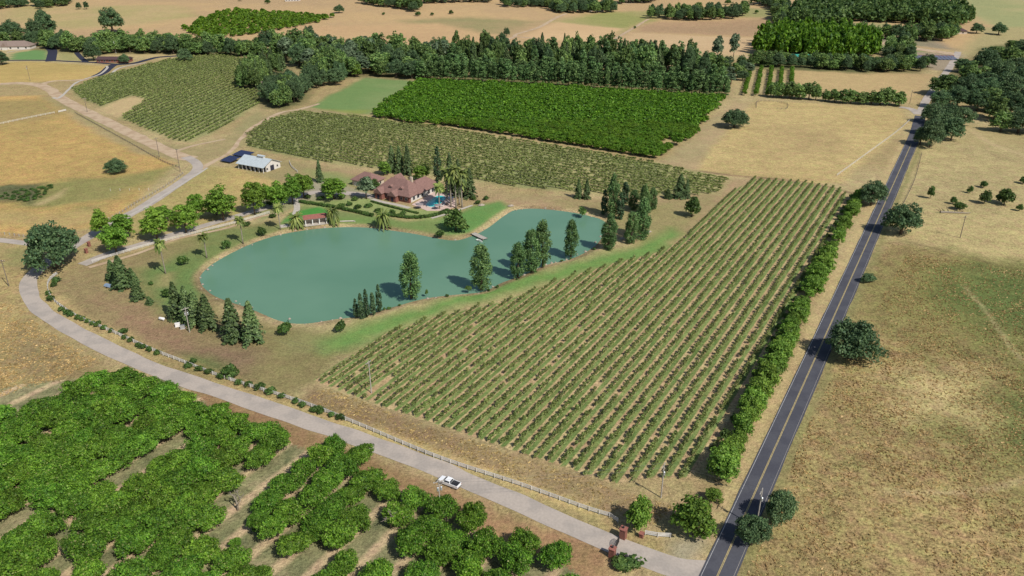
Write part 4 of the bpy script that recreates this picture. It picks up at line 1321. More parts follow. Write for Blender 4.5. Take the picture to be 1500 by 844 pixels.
for p in bank:
    if rz_.rand() < .3:
        out_ = (p - pc) / np.linalg.norm(p - pc)
        q = p + out_ * (1.2 + rz_.rand() * 1.5)
        if not inside(q[None], POND)[0]:
            plant('shrub', q, 1.0 + rz_.rand(), 0.6 + rz_.rand() * .6, 'low scrubby tuft on the pond bank below the poplars', 'tufts on the dam bank', 'shrub', parts=False, z=-.55)


# ---- woods and tree rows behind, tree by tree
def thin(P, dmin):
    keep = []
    for p in P:
        if all((p[0] - q[0]) ** 2 + (p[1] - q[1]) ** 2 > dmin * dmin for q in keep): keep.append(p)
    return keep


def grove(poly, sp, kinds, wr, hr, label, group, seed, n=4000, parts=False):
    rg = np.random.RandomState(seed)
    poly = GP(poly)
    A = np.array(poly)
    P = A.min(0) + rg.rand(n, 2) * (A.max(0) - A.min(0))
    P = thin(P[inside(P, poly)], sp)
    for p in P:
        k = kinds[rg.randint(len(kinds))]
        f = (0.75 + .5 * rg.rand())
        plant(k, p, (wr[0] + rg.rand() * (wr[1] - wr[0])) * (.62 if k in ('farpoplar', 'conifer') else 1), (hr[0] + rg.rand() * (hr[1] - hr[0])), label, group, 'tree', parts)


for i, q in enumerate(spline(GP([(612, 117), (700, 121), (800, 126), (900, 133), (985, 139), (1062, 144)]), 5.2)):
    plant('farpoplar', q + rnd.random() * 2.0, 6.2 + rnd.random() * 2.4, 16 + rnd.random() * 5, '%s poplar from the left in the front windbreak row behind the bright orchard' % nth(i), 'poplar windbreak', parts=False)
for i, q in enumerate(spline(GP([(625, 112), (720, 115), (850, 121), (960, 128), (1050, 134)]), 6.5)):
    plant('farpoplar', q + rnd.random() * 3, 6.8 + rnd.random() * 2.4, 17 + rnd.random() * 6, '%s poplar from the left in the second row of the windbreak' % nth(i), 'second windbreak row', parts=False)
grove([(640, 92), (700, 86), (860, 92), (960, 96), (1010, 103), (1050, 110), (1060, 120), (900, 112), (640, 104)], 10.5, ['forest', 'forest', 'oak', 'conifer', 'farpoplar'], (11, 17), (18, 30), 'mixed woodland tree behind the poplar windbreak', 'wood behind the windbreak', 41)
grove([(380, 78), (440, 70), (560, 80), (640, 84), (660, 108), (610, 117), (545, 112), (480, 116), (440, 98)], 12.0, ['forest', 'forest', 'forest', 'oak', 'pale'], (14, 20), (14, 25), 'woodland tree of the creek belt left of the windbreak', 'creek belt at centre left', 42)
grove([(0, 68), (60, 64), (100, 70), (180, 66), (250, 70), (330, 74), (385, 76), (380, 84), (250, 79), (130, 80), (90, 74), (40, 66)], 10.5, ['forest', 'forest', 'oak'], (13, 20), (11, 20), 'tree of the long creek belt at upper left', 'creek belt at upper left', 43)
grove([(345, 129), (380, 131), (384, 122), (420, 100), (380, 96), (352, 112)], 6.5, ['forest', 'conifer'], (8, 11), (12, 17), 'dark tree in the small grove by the upper vineyard', 'grove by the upper vineyard', 44)
grove([(392, 152), (410, 158), (436, 150), (444, 136), (426, 126), (404, 130), (390, 142)], 8.0, ['oak', 'forest', 'oak'], (11, 15), (12, 18), 'dark oak in the dense clump above the dirt track', 'dense oak clump', 45)
grove([(440, 138), (495, 126), (510, 118), (480, 112), (455, 118)], 9.0, ['forest', 'oak'], (10, 15), (13, 19), 'tree along the edge of the green field', 'trees by the green field', 46)
tree_px('plane', 523, 114, 92, 17, 'single lime green tree at the corner of the green field', parts=False)
grove([(960, 95), (1040, 92), (1100, 98), (1095, 118), (1060, 128), (1000, 110)], 10, ['forest', 'pale', 'shrub'] if False else ['forest', 'oak', 'pale'], (8, 12), (8, 12), 'bushy tree in the mixed growth right of the wood', 'mixed growth right of the wood', 47)
tree_px('pale', 1049, 92, 52, 18, 'left of the two pale grey green trees on the tan field', parts=False)
tree_px('pale', 1073, 92, 47, 17, 'right of the two pale grey green trees on the tan field', parts=False)
for k in range(5):
    for j, q in enumerate(spline([G(1090 + 17 * k, 140 + k), G(1100 + 15 * k, 102 + k * .5)], 4.6)):
        plant('sapling', q, 4.0, 4.6, '%s tree from the front in the %s young orchard row from the left' % (nth(j), nth(k)), 'young tree rows', parts=False)
grove([(1096, 99), (1180, 100), (1260, 106), (1350, 106), (1362, 98), (1290, 98), (1200, 92), (1110, 92)], 8.5, ['forest', 'oak'], (10, 15), (9, 14), 'tree of the hedgerow behind the upper right field', 'hedgerow behind the upper right field', 48)
for i, q in enumerate(spline(GP([(1130, 143), (1180, 146), (1230, 151), (1290, 154), (1312, 155)]), 6.2)):
    plant('forest', q + (rnd.random() * 2, 0), 8.5 + rnd.random() * 4.5, 7.5 + rnd.random() * 6, '%s tree from the left in the row along the top of the golden field' % nth(i), 'tree row above the golden field', parts=False)
for poly, lab, grp, sd_ in [([(790, 8), (900, 14), (905, 18), (830, 20), (815, 19)], 'tree around the far white house at top centre', 'trees at the far white house', 51),
                            ([(955, 24), (1090, 20), (1085, 27), (1020, 31), (950, 27)], 'tree of the far homestead grove right of top centre', 'far homestead grove', 52),
                            ([(735, 8), (808, 6), (812, 10), (740, 11)], 'tree beside the far house left of top centre', 'trees at the far house', 53),
                            ([(525, 5), (600, 4), (618, 14), (605, 16), (535, 8)], 'tree on the far ridge at top left of centre', 'far ridge trees', 54),
                            ([(1100, 8), (1150, 2), (1155, 40), (1140, 42), (1128, 12)], 'dark tree on the left side of the far woodland', 'edge trees of the far woodland', 55),
                            ([(620, 3), (720, 1), (722, 4), (620, 6)], 'tree on the far skyline ridge above the tan hills', 'far skyline ridge trees', 60),
                            ([(905, 2), (960, 0), (962, 4), (908, 6)], 'tree on the far lane right of the white house', 'far lane trees', 61),
                            ([(1225, 50), (1330, 56), (1335, 60), (1230, 54)], 'low tree lining the far yard beside the tall grove', 'far yard trees', 62),
                            ([(1300, 70), (1330, 74), (1332, 92), (1300, 88)], 'bushy tree left of the solar field', 'trees left of the solar field', 63),
                            ([(-10, 8), (30, 5), (40, 10), (0, 14)], 'dark tree at the top left corner', 'top left corner trees', 56),
                            ([(50, 8), (105, 2), (100, 8), (60, 14)], 'dark tree on the far left ridge', 'far left ridge trees', 57),
                            ([(1330, 62), (1395, 60), (1400, 50), (1340, 52)], 'dark oak shading the far farmhouse', 'oaks at the far farmhouse', 58)]:
    grove(poly, 9.5, ['forest', 'oak'], (11, 17), (11, 20), lab, grp, sd_, 1500)
for bx, bot, top, wp, lab in [(166, 50, 10, 40, 'big dark oak standing above the creek belt'), (70, 58, 12, 36, 'dark round oak at upper left behind the lawn'), (55, 62, 26, 34, 'oak in front of the upper left pair'), (20, 60, 28, 40, 'wide pale oak behind the grey roofed house'),
                              (138, 90, 66, 28, 'round tree beside the blacktop spur'), (183, 94, 78, 18, 'round tree beside the long brown roof'), (4, 96, 74, 24, 'dark tree cut by the left picture edge'),
                              (116, 14, 3, 9, 'left of the two small far trees at upper left'), (127, 14, 1, 8, 'right of the two small far trees at upper left'), (606, 18, 2, 17, 'dark tree right of the far ridge trees'), (742, 54, 40, 10, 'lone thin tree beside the pale farm road'),
                              (1430, 50, 33, 20, 'left spreading oak on the far right meadow'), (1462, 52, 32, 22, 'right spreading oak on the far right meadow')]:
    tree_px('oak', bx, bot, top, wp, lab, parts=False)
for i, (x, y, w_) in enumerate([(612, 24, 9), (633, 23, 6), (661, 21, 8), (690, 3, 5), (352, 2, 7), (392, 6, 9), (1066, 7, 10), (1085, 16, 8), (1108, 20, 7), (562, 22, 5), (930, 42, 5)]):
    tree_px('roundtree', x, y, y - w_ * .8, w_, '%s from the left of the small bushes scattered over the far dry hills' % nth(i), 'bushes on the far hills', 'shrub', parts=False)
grove([(0, 285), (45, 276), (80, 272), (60, 290), (40, 296), (0, 292)], 3.2, ['shrub'], (2, 4), (.7, 1.4), 'low dark scrub bush in the wet hollow', 'scrub in the hollow', 59)

# ------------------------------------------------------------------ buildings
M['roof'] = simple('brown_roof_tiles', S(146, 114, 106), 0.85, 0.2, noise=0.16, nscale=1.1)
M['roofgrey'] = simple('grey_roof_shingles', S(150, 132, 122), 0.85, 0.2, noise=0.12, nscale=0.8)
M['roofdark'] = simple('dark_brown_roof', S(92, 72, 74), 0.85, 0.2, noise=0.12, nscale=0.8)
M['brick'] = simple('red_brick', S(146, 98, 86), 0.85, 0.2, noise=0.22, nscale=2.5)
M['wall'] = simple('white_stucco', S(226, 220, 212), 0.8, 0.2, noise=0.06, nscale=0.8)
M['cream'] = simple('cream_stucco', S(214, 198, 178), 0.8, 0.2, noise=0.06, nscale=0.8)
M['glass'] = simple('window_glass', (0.03, 0.035, 0.045), 0.08, 0.6)
M['dark'] = simple('dark_opening', (0.035, 0.035, 0.05), 0.8, 0.1)
M['barnroof'] = simple('pale_blue_metal_roof', S(200, 210, 214), 0.45, 0.5, noise=0.08, nscale=0.7)
M['terracotta'] = simple('terracotta_tiles', S(164, 108, 96), 0.85, 0.2, noise=0.18, nscale=2)
M['solar'] = simple('solar_cells', (0.018, 0.02, 0.06), 0.25, 0.5)
M['solarblue'] = simple('blue_solar_cells', S(112, 116, 134), 0.35, 0.5)
M['teal'] = simple('teal_metal_roof', S(70, 168, 150), 0.5, 0.4)
M['iron'] = simple('black_iron', (0.03, 0.028, 0.028), 0.5, 0.4)
M['pool'] = simple('pool_water', S(64, 222, 220), 0.1, 0.5)
M['deck'] = simple('pool_paving', S(222, 196, 184), 0.85, 0.2, noise=0.08, nscale=1.0)
M['canvas'] = simple('umbrella_canvas', S(150, 140, 142), 0.85, 0.1)
M['canvaswhite'] = simple('white_canvas', S(225, 222, 220), 0.85, 0.1)
M['tarp'] = simple('blue_grey_tarp', S(142, 164, 188), 0.7, 0.3)


def hip(x0, x1, y0, y1, z0, z1, along='x', hipped=(True, True), t=0.25):
    """roof block with ridge; hipped or gabled at each end"""
    mb = MB()
    if along == 'x':
        r = (y1 - y0) / 2; ym = (y0 + y1) / 2
        a = x0 + (r * .9 if hipped[0] else 0); b = x1 - (r * .9 if hipped[1] else 0)
        top = [(a, ym, z1), (b, ym, z1)]
    else:
        r = (x1 - x0) / 2; xm = (x0 + x1) / 2
        a = y0 + (r * .9 if hipped[0] else 0); b = y1 - (r * .9 if hipped[1] else 0)
        top = [(xm, a, z1), (xm, b, z1)]
    c = [(x0, y0), (x1, y0), (x1, y1), (x0, y1)]
    vs = [(x, y, z0) for x, y in c] + [(x, y, z0 + t) for x, y in c] + top
    fs = [(3, 2, 1, 0)] + [(i, (i + 1) % 4, 4 + (i + 1) % 4, 4 + i) for i in range(4)]
    if along == 'x': fs += [(4, 5, 9, 8), (6, 7, 8, 9), (7, 4, 8), (5, 6, 9)]
    else: fs += [(5, 6, 9, 8), (7, 4, 8, 9), (4, 5, 8), (6, 7, 9)]
    mb.add(vs, fs)
    return mb


def window(parent, x, y, z, w, h, face, m=None):
    """framed pane on a wall; face is '-y', '+x', '-x' or '+y'"""
    t = 0.06
    if face in ('-y', '+y'):
        s = -1 if face == '-y' else 1
        f = MB().box(x - w / 2 - .1, x + w / 2 + .1, min(y, y + s * t), max(y, y + s * t), z - .1, z + h + .1).build('window', M['wall'], parent)
        MB().box(x - w / 2, x + w / 2, min(y + s * t, y + s * (t + .03)), max(y + s * t, y + s * (t + .03)), z, z + h).build('pane', M['glass'], f)
    else:
        s = 1 if face == '+x' else -1
        f = MB().box(min(x, x + s * t), max(x, x + s * t), y - w / 2 - .1, y + w / 2 + .1, z - .1, z + h + .1).build('window', M['wall'], parent)
        MB().box(min(x + s * t, x + s * (t + .03)), max(x + s * t, x + s * (t + .03)), y - w / 2, y + w / 2, z, z + h).build('pane', M['glass'], f)
    return f


R30 = math.radians(-30)
# main house: local x runs to the right along the front, y to the back right
p = G(600, 298)
hs = tag(empty('main_house', (p[0], p[1], 0), R30), 'large brick and stucco house with steep brown roof beside the pool', 'house')
MB().box(-21, 0, 0, 13, 0, 3.2).build('wall', M['brick'], hs)['label'] = 'red brick front walls'
MB().box(-9.5, 0.6, 13.003, 24, 0, 3.2).build('wall', M['wall'], hs)['label'] = 'white stucco wall of the pool wing'
MB().box(0.003, 0.12, 1.2, 12.9, 0.01, 3.1).build('wall', M['wall'], hs)['label'] = 'white stucco side wall facing the pool'
rf = hip(-21.9, 0.9, -0.9, 13.9, 3.2, 9.4).build('roof', M['roof'], hs)
hip(-10.4, 1.5, 6.0, 25.0, 3.19, 8.0, 'y').build('roof', M['roof'], hs)
hip(-17.5, -10.5, 4.0, 15.5, 3.3, 10.2, 'y').build('roof', M['roof'], hs)
for gxx, gw in ((-17.3, 4.4), (-8.6, 4.2)):
    g = MB().box(gxx - gw / 2, gxx + gw / 2, -2.6, -0.002, 0, 3.1)
    g.add([(gxx - gw / 2, -2.6, 3.1), (gxx + gw / 2, -2.6, 3.1), (gxx, -2.6, 5.2)], [(0, 1, 2)])
    g.build('porch', M['brick'], hs)
    hip(gxx - gw / 2 - .5, gxx + gw / 2 + .5, -3.2, 3.4, 3.12, 5.7, 'y', (False, False)).build('porch_roof', M['roof'], hs)
    MB().box(gxx - .7, gxx + .7, -2.66, -2.601, 0.02, 2.4).build('door', M['dark'], hs)
for dx in (-12.6, -6.0):
    dm = MB().box(dx - .8, dx + .8, 1.6, 3.6, 4.4, 6.0).build('dormer', M['wall'], hs)
    hip(dx - 1.1, dx + 1.1, 1.3, 4.6, 5.95, 7.0, 'y', (False, False)).build('dormer_roof', M['roof'], dm)
    MB().box(dx - .5, dx + .5, 1.54, 1.598, 4.7, 5.7).build('pane', M['glass'], dm)
MB().box(-5.4, -4.2, 8.2, 9.2, 5, 10.4).build('chimney', M['cream'], hs)
for x in (-20, -14.2, -12.0, -5.0, -2.0): window(hs, x, 0, 1.0, 1.3, 1.4, '-y')
for y in (3.5, 7.0, 10.5): window(hs, 0.12, y, 0.9, 1.6, 1.6, '+x')
for y in (15.5, 19.0, 22.3): window(hs, 0.6, y, 0.6, 1.8, 2.0, '+x')
for x in (-7.5, -4.0, -1.2): window(hs, x, 24, 1.0, 1.2, 1.3, '+y')

p = G(545, 277)
g = tag(empty('garage', (p[0], p[1], 0), R30), 'brown roofed garage building left of the main house', 'garage')
MB().box(-13, 0, 0, 10, 0, 3.0).build('wall', M['cream'], g)
hip(-13.8, .8, -.8, 10.8, 3.0, 6.8).build('roof', M['roof'], g)
for x in (-10.5, -6.5, -2.5): MB().box(x - 1.3, x + 1.3, -.07, -.001, 0.02, 2.3).build('garage_door', M['wall'], g)
MB().box(-3.2, -2.0, 2.4, 3.4, 4.2, 5.0).build('roof_vent', M['wall'], g)
for y in (3, 7): window(g, 0, y, 1, 1.2, 1.2, '+x')

# barn
p = G(386.7, 254)
b = tag(empty('barn', (p[0], p[1], 0), math.radians(-28)), 'white barn with pale blue metal roof and open stalls', 'barn')
MB().box(-19, 0, 2.2, 13, 0, 3.4).build('wall', M['wall'], b)
gb = MB()
for x in (-18.99, -0.01):
    gb.add([(x, 0.0, 3.4), (x, 13, 3.4), (x, 6.5, 6.2)], [(0, 1, 2)])
gb.build('gable', M['wall'], b)
rfb = MB()
for y0, y1, z0, z1 in ((-0.8, 6.5, 3.15, 6.5), (13.8, 6.5, 3.15, 6.5)):
    rfb.add([(-19.8, y0, z0), (.8, y0, z0), (.8, y1, z1), (-19.8, y1, z1), (-19.8, y0, z0 - .15), (.8, y0, z0 - .15), (.8, y1, z1 - .15), (-19.8, y1, z1 - .15)],
            [(0, 1, 2, 3), (7, 6, 5, 4), (0, 4, 5, 1), (1, 5, 6, 2), (2, 6, 7, 3), (3, 7, 4, 0)])
rfo = rfb.build('roof', M['barnroof'], b)
for k in range(12):
    x = -18.9 + k * 1.65
    MB().add([(x - .05, -0.78, 3.17), (x + .05, -0.78, 3.17), (x + .05, 6.4, 6.47), (x - .05, 6.4, 6.47), (x - .05, -0.78, 3.25), (x + .05, -0.78, 3.25), (x + .05, 6.4, 6.55), (x - .05, 6.4, 6.55)],
             [(4, 5, 6, 7), (0, 1, 5, 4), (1, 2, 6, 5), (2, 3, 7, 6), (3, 0, 4, 7)]).build('roof_seam', M['barnroof'], rfo)
MB().box(-9.0, -5.0, 5.9, 7.1, 6.2, 7.2).build('cupola', M['wall'], b)
hip(-9.3, -4.7, 5.5, 7.5, 7.2, 7.9, 'x', (False, False)).build('cupola_roof', M['barnroof'], b)
for k in range(7):
    x = -18.7 + k * 3.08
    MB().box(x - .12, x + .12, -.12, .12, 0, 3.2).build('post', M['white'], b)
    if k < 6:
        MB().box(x + .5, x + 2.5, 2.12, 2.198, 0.02, 2.5).build('stall_opening', M['dark'], b)
MB().box(0.001, .08, 5.2, 8.0, 0.02, 3.0).build('barn_door', M['dark'], b)
for y in (2.8, 10.6): window(b, 0, y, 1.2, 1.0, 1.0, '+x')
for cx, cy, wx, wy, lab in [(337.5, 236.5, 8.5, 8.0, 'low dark solar table left of the barn, nearer one'), (357, 228.5, 11.0, 7.5, 'dark solar table behind the left end of the barn')]:
    p = G(cx, cy)
    s_ = tag(empty('solar_table', (p[0], p[1], 0), math.radians(-28)), lab, 'solar panels')
    for i in range(4):
        for j in range(3):
            x0, y0 = -wx / 2 + i * wx / 4, -wy / 2 + j * wy / 3
            q = lambda y: 1.1 + (y + wy / 2) * 0.12
            MB().add([(x0 + .03, y0 + .03, q(y0)), (x0 + wx / 4 - .03, y0 + .03, q(y0)), (x0 + wx / 4 - .03, y0 + wy / 3 - .03, q(y0 + wy / 3)), (x0 + .03, y0 + wy / 3 - .03, q(y0 + wy / 3)),
                      (x0 + .03, y0 + .03, q(y0) - .06), (x0 + wx / 4 - .03, y0 + .03, q(y0) - .06), (x0 + wx / 4 - .03, y0 + wy / 3 - .03, q(y0 + wy / 3) - .06), (x0 + .03, y0 + wy / 3 - .03, q(y0 + wy / 3) - .06)],
                     [(0, 1, 2, 3), (7, 6, 5, 4), (0, 4, 5, 1), (1, 5, 6, 2), (2, 6, 7, 3), (3, 7, 4, 0)]).build('panel', M['solar'], s_)
    for x in (-wx * .4, wx * .4):
        for y in (-wy * .4, wy * .4):
            MB().tube([(x, y, -.1), (x, y, 1.05 + (y + wy / 2) * .12)], [.06, .06], 6).build('leg', M['metal'], s_)

# arcade above the shore
p = G(447, 331)
a = tag(empty('arcade', (p[0], p[1], 0), math.radians(20.9)), 'small open arcade with terracotta roof and white columns above the shore', 'pavilion')
for k in range(4):
    MB().tube([(0.4 + k * 3.1, 0.3, 0), (0.4 + k * 3.1, 0.3, 2.6)], [.22, .2], 10).build('column', M['white'], a)
MB().box(0, 10.1, 3.0, 3.3, 0, 2.7).build('back_wall', M['cream'], a)
MB().box(0, 10.1, 0.05, 0.55, 2.6, 2.9).build('beam', M['white'], a)
ar = MB()
ar.add([(-.4, -.3, 2.9), (10.5, -.3, 2.9), (10.5, 3.7, 3.7), (-.4, 3.7, 3.7), (-.4, -.3, 3.05), (10.5, -.3, 3.05), (10.5, 3.7, 3.85), (-.4, 3.7, 3.85)], [(3, 2, 1, 0), (4, 5, 6, 7), (0, 1, 5, 4), (1, 2, 6, 5), (2, 3, 7, 6), (3, 0, 4, 7)])
ar.build('roof', M['terracotta'], a)
MB().box(-.5, 10.6, -.9, 3.4, -.1, 0.12).build('floor', M['concrete'], a)
p = G(419, 331)
tag(MB().box(-2.6, 2.6, -1.8, 1.8, -.1, .16).build('terrace', M['concrete'], None, (p[0], p[1], 0), math.radians(20)), 'small pale paved terrace left of the stout palm', 'terrace')
for px_, lab in [([(498, 325), (518, 324.5), (520, 325)], 'low pale wall along the shore right of the arcade')]:
    q = spline(GP(px_), 1.0)
    mb = MB()
    for i in range(len(q) - 1):
        mb.tube([(q[i][0], q[i][1], .2), (q[i + 1][0], q[i + 1][1], .2)], [.35, .35], 4)
    tag(mb.build('garden_wall', M['concrete']), lab, 'wall')

# pool and its terrace
pool = [(603, 300), (622, 289), (637, 281), (655, 285), (668, 294), (668, 303), (650, 309), (625, 309)]
pd = GP(pool)
tag(MB().poly(pd, -.2, 0.14).build('pool_terrace', M['deck']), kind='structure')
pw = GP([(624.5, 299), (632, 293), (641, 287.5), (651, 288.5), (651.5, 293), (642, 301), (633, 303.5), (626, 302)])
q = spline(pw, 1.0, True)
po = tag(empty('swimming_pool', (*q.mean(0), 0.0)), 'turquoise swimming pool beside the house', 'pool')
c_ = q.mean(0)
MB().poly([tuple(x - c_) for x in q], 0.0, 0.155).build('water', M['pool'], po)
cp = MB()
n_ = normals2(np.vstack([q, q[:1]]))
ring = [tuple(x - c_) for x in q]
ring2 = [tuple((x - c_) * 1.09) for x in q]
N_ = len(ring)
cp.add([(x, y, .19) for x, y in ring] + [(x, y, .19) for x, y in ring2] + [(x, y, .0) for x, y in ring] + [(x, y, .0) for x, y in ring2],
       [(i, (i + 1) % N_, N_ + (i + 1) % N_, N_ + i) for i in range(N_)] + [(i, 2 * N_ + i, 2 * N_ + (i + 1) % N_, (i + 1) % N_) for i in range(N_)] + [(N_ + i, N_ + (i + 1) % N_, 3 * N_ + (i + 1) % N_, 3 * N_ + i) for i in range(N_)])
cp.build('coping', M['wall'], po)
for x, y, r_, m_, lab in [(615, 306, 2.0, 'canvas', 'grey umbrella at the left end of the pool'), (641, 307, 1.8, 'canvas', 'grey umbrella on the near side of the pool'), (659, 291, 1.8, 'canvas', 'far grey umbrella on the right pool terrace'),
                          (660, 296, 2.0, 'canvaswhite', 'pale umbrella on the right pool terrace'), (656, 301, 1.9, 'canvas', 'near grey umbrella on the right pool terrace')]:
    p = G(x, y)
    u = tag(empty('umbrella', (p[0], p[1], 0.14)), lab, 'umbrella')
    MB().tube([(0, 0, 0), (0, 0, 2.7)], [.04, .04], 6).build('pole', M['metal'], u)
    MB().tube([(0, 0, 2.15), (0, 0, 2.2), (0, 0, 2.8)], [r_, r_ * 1.0, .05], 8).build('canopy', M[m_], u)
for i, (x, y) in enumerate([(648, 303), (651, 300), (647, 296), (612, 299)]):
    p = G(x, y)
    u = tag(empty('sun_lounger', (p[0], p[1], 0.14), 0.6 + i), ('white sun lounger nearest the palms', 'white sun lounger right of the pool beside the palms', 'white sun lounger at the right pool edge', 'white sun lounger against the house wing')[i], 'sun lounger', 'pool loungers')
    MB().box(-1, .35, -.33, .33, .3, .4).build('seat', M['canvaswhite'], u)
    MB().add([(.35, -.33, .3), (.95, -.33, .75), (.95, .33, .75), (.35, .33, .3), (.35, -.33, .4), (.95, -.33, .85), (.95, .33, .85), (.35, .33, .4)], [(3, 2, 1, 0), (4, 5, 6, 7), (0, 1, 5, 4), (1, 2, 6, 5), (2, 3, 7, 6), (3, 0, 4, 7)]).build('backrest', M['canvaswhite'], u)
    for lx in (-.9, .3):
        for ly in (-.28, .28): MB().box(lx - .03, lx + .03, ly - .03, ly + .03, 0, .3).build('leg', M['white'], u)


def far_house(name, px, L_, W_, eave, ridge, ang, rm, wm, label, cat='house', hipd=True, nwin=5, gable_at=None):
    p = G(*px)
    h = tag(empty(name, (p[0], p[1], float(hills(*p))), math.radians(ang)), label, cat)
    MB().box(-L_ / 2, L_ / 2, 0, W_, -1, eave).build('wall', M[wm], h)
    hip(-L_ / 2 - .8, L_ / 2 + .8, -.8, W_ + .8, eave, ridge, 'x', (hipd, hipd)).build('roof', M[rm], h)
    for k in range(nwin):
        x = -L_ / 2 + (k + .5) * L_ / nwin
        window(h, x, 0, 1.0, 1.6, 1.5, '-y')
    if gable_at is not None:
        gm = MB().box(gable_at - 2.6, gable_at + 2.6, -2.5, -.002, -1, eave)
        gm.add([(gable_at - 2.6, -2.5, eave), (gable_at + 2.6, -2.5, eave), (gable_at, -2.5, ridge - 1.2)], [(0, 1, 2)])
        gm.build('gable', M[wm], h)
        hip(gable_at - 3.1, gable_at + 3.1, -3, W_ * .4, eave + .02, ridge - .6, 'y', (False, False)).build('gable_roof', M[rm], h)
    return h


far_house('farm_house', (16, 73), 38, 15, 3.2, 8.0, 6, 'roofgrey', 'wall', 'grey roofed white house at the upper left edge', gable_at=-5)
far_house('long_building', (165, 92), 30, 10, 2.8, 5.0, -2, 'roofdark', 'brick', 'long low building with dark brown roof beside the blacktop', 'building', False, 6)
far_house('far_house', (872, 17), 24, 12, 3.5, 8.0, -8, 'roofgrey', 'wall', 'pale house half hidden by trees at top centre')
far_house('far_house', (768, 7), 22, 12, 3.5, 8.0, 5, 'roofgrey', 'wall', 'white house among trees on the far top edge')
far_house('far_house', (986, 22), 18, 12, 3.2, 7.0, 15, 'roofgrey', 'cream', 'grey house inside the homestead grove')
far_house('far_house', (1386, 50), 46, 14, 3.2, 7.0, -4, 'roofdark', 'cream', 'long brown farmhouse below the far woodland', gable_at=8)
far_house('far_house', (428, 2), 22, 10, 3.2, 6.5, 0, 'roofgrey', 'wall', 'small white house at the top edge left of centre')
far_house('shed', (1171, 88), 22, 9, 3.0, 4.8, -3, 'teal', 'cream', 'shed with teal metal roof in front of the tall grove', 'shed', False, 4)
far_house('shed', (380, 71), 9, 7, 2.8, 4.6, 10, 'roofgrey', 'cream', 'tan shed among the creek trees', 'shed', False, 2)
far_house('shed', (387, 128), 8, 6, 2.6, 4.4, 25, 'roofgrey', 'cream', 'pale shed hidden in the grove by the upper vineyard', 'shed', False, 2)

p = G(1365, 88)
s_ = tag(empty('solar_field', (p[0], p[1], float(hills(*p))), math.radians(-4)), 'blue ground mounted solar field in a pale yard at upper right', 'solar panels')
for k in range(14):
    x = -25 + k * 3.6
    MB().add([(x, 0, .6), (x + 3.2, 0, .6), (x + 3.0, 14, 2.2), (x, 14, 2.2), (x, 0, .5), (x + 3.2, 0, .5), (x + 3.0, 14, 2.1), (x, 14, 2.1)], [(0, 1, 2, 3), (7, 6, 5, 4), (0, 4, 5, 1), (1, 5, 6, 2), (2, 6, 7, 3), (3, 7, 4, 0)]).build('panel', M['solarblue'], s_)
    MB().box(x + 1.4, x + 1.6, 12, 12.2, -.5, 1.85).build('post', M['metal'], s_)
    MB().box(x + 1.4, x + 1.6, 1, 1.2, -.5, .75).build('post', M['metal'], s_)
MB().box(-27, 27, 15.2, 15.8, -.5, 2.2).build('earth_bank', M['terracotta'], s_)


# ------------------------------------------------------------------ fences
POSTM = MB().box(-.06, .06, -.06, .06, -.2, 1.35).mesh('fence_post', M['fencewhite'])
POSTW = MB().box(-.09, .09, -.09, .09, -.2, 1.25).mesh('fence_post', M['wood'])
POSTP = MB().box(-.13, .13, -.13, .13, -.2, 1.25).mesh('fence_post', M['palewood'])


def fence(px, label, step=2.6, rails=(0.4, 0.8, 1.2), post=POSTM, m='fencewhite', rw=0.125, name='rail_fence', hide=None):
    q = spline(GP(px), step)
    c = q[0]
    e = tag(empty(name, (c[0], c[1], 0)), label, 'fence')
    zz = hills(q[:, 0], q[:, 1])
    for i, p in enumerate(q):
        ob('post', post, e, (p[0] - c[0], p[1] - c[1], float(zz[i])))
    for r in rails:
        n = normals2(q)
        mb = MB()
        vs, fs = [], []
        for i, p in enumerate(q):
            for dx, dz in ((-.03, -rw), (.03, -rw), (.03, rw), (-.03, rw)):
                t = p - c + n[i] * (dx + 0.11)
                vs.append((t[0], t[1], zz[i] + r + dz))
        for i in range(len(q) - 1):
            for k in range(4):
                fs.append((i * 4 + k, i * 4 + (k + 1) % 4, (i + 1) * 4 + (k + 1) % 4, (i + 1) * 4 + k))
        mb.add(vs, fs)
        mb.build('rail', M[m], e)
    return e


fence([(84, 402), (73, 411), (70, 422), (76, 438), (92, 452), (118, 468), (165, 488), (222, 514), (268, 532), (330, 556), (440, 591), (520, 622), (640, 672), (760, 712), (860, 748), (893, 758), (905, 766)], 'long white rail fence following the drive below the vineyard')
fence([(945, 784), (960, 787), (982, 788)], 'short white rail fence between gate and road corner')
fence([(1226, 258), (1270, 226), (1312, 195), (1334, 176)], 'white rail fence along the golden field beside the far road', step=3.2, rails=(0.5, 1.1), rw=.07)
fence([(-30, 189), (0, 182.5), (40, 174), (80, 166)], 'white rail fence crossing the left field below the lane', step=3.2, rails=(0.5, 1.1), rw=.07)
fence([(1108, 158), (1112, 149), (1150, 152), (1152, 160), (1138, 160)], 'small weathered rail pen on the golden field', step=3.0, rails=(0.5, 1.1), post=POSTW, m='wood', rw=.05, name='rail_pen')
fence([(86, 165), (97, 162.5)], 'short white fence piece at the lane edge', step=3.0)
fence([(135, 385), (165, 376), (220, 360), (285, 343), (340, 329), (395, 313)], 'white rail fence beside the drive to the house', step=2.6, rw=.07)
fence([(160, 322), (178, 312), (200, 298), (225, 284), (250, 269), (268, 255)], 'post fence with pale posts along the rising lane', step=2.6, rails=(0.5, 1.0), post=POSTP, m='wood', rw=.04, name='post_fence')
fence([(262, 246), (245, 240), (225, 230), (190, 210), (150, 188), (110, 166)], 'weathered rail fence along the upper lane', step=3.0, rails=(0.5, 1.0), post=POSTW, m='wood', rw=.06, name='post_fence')
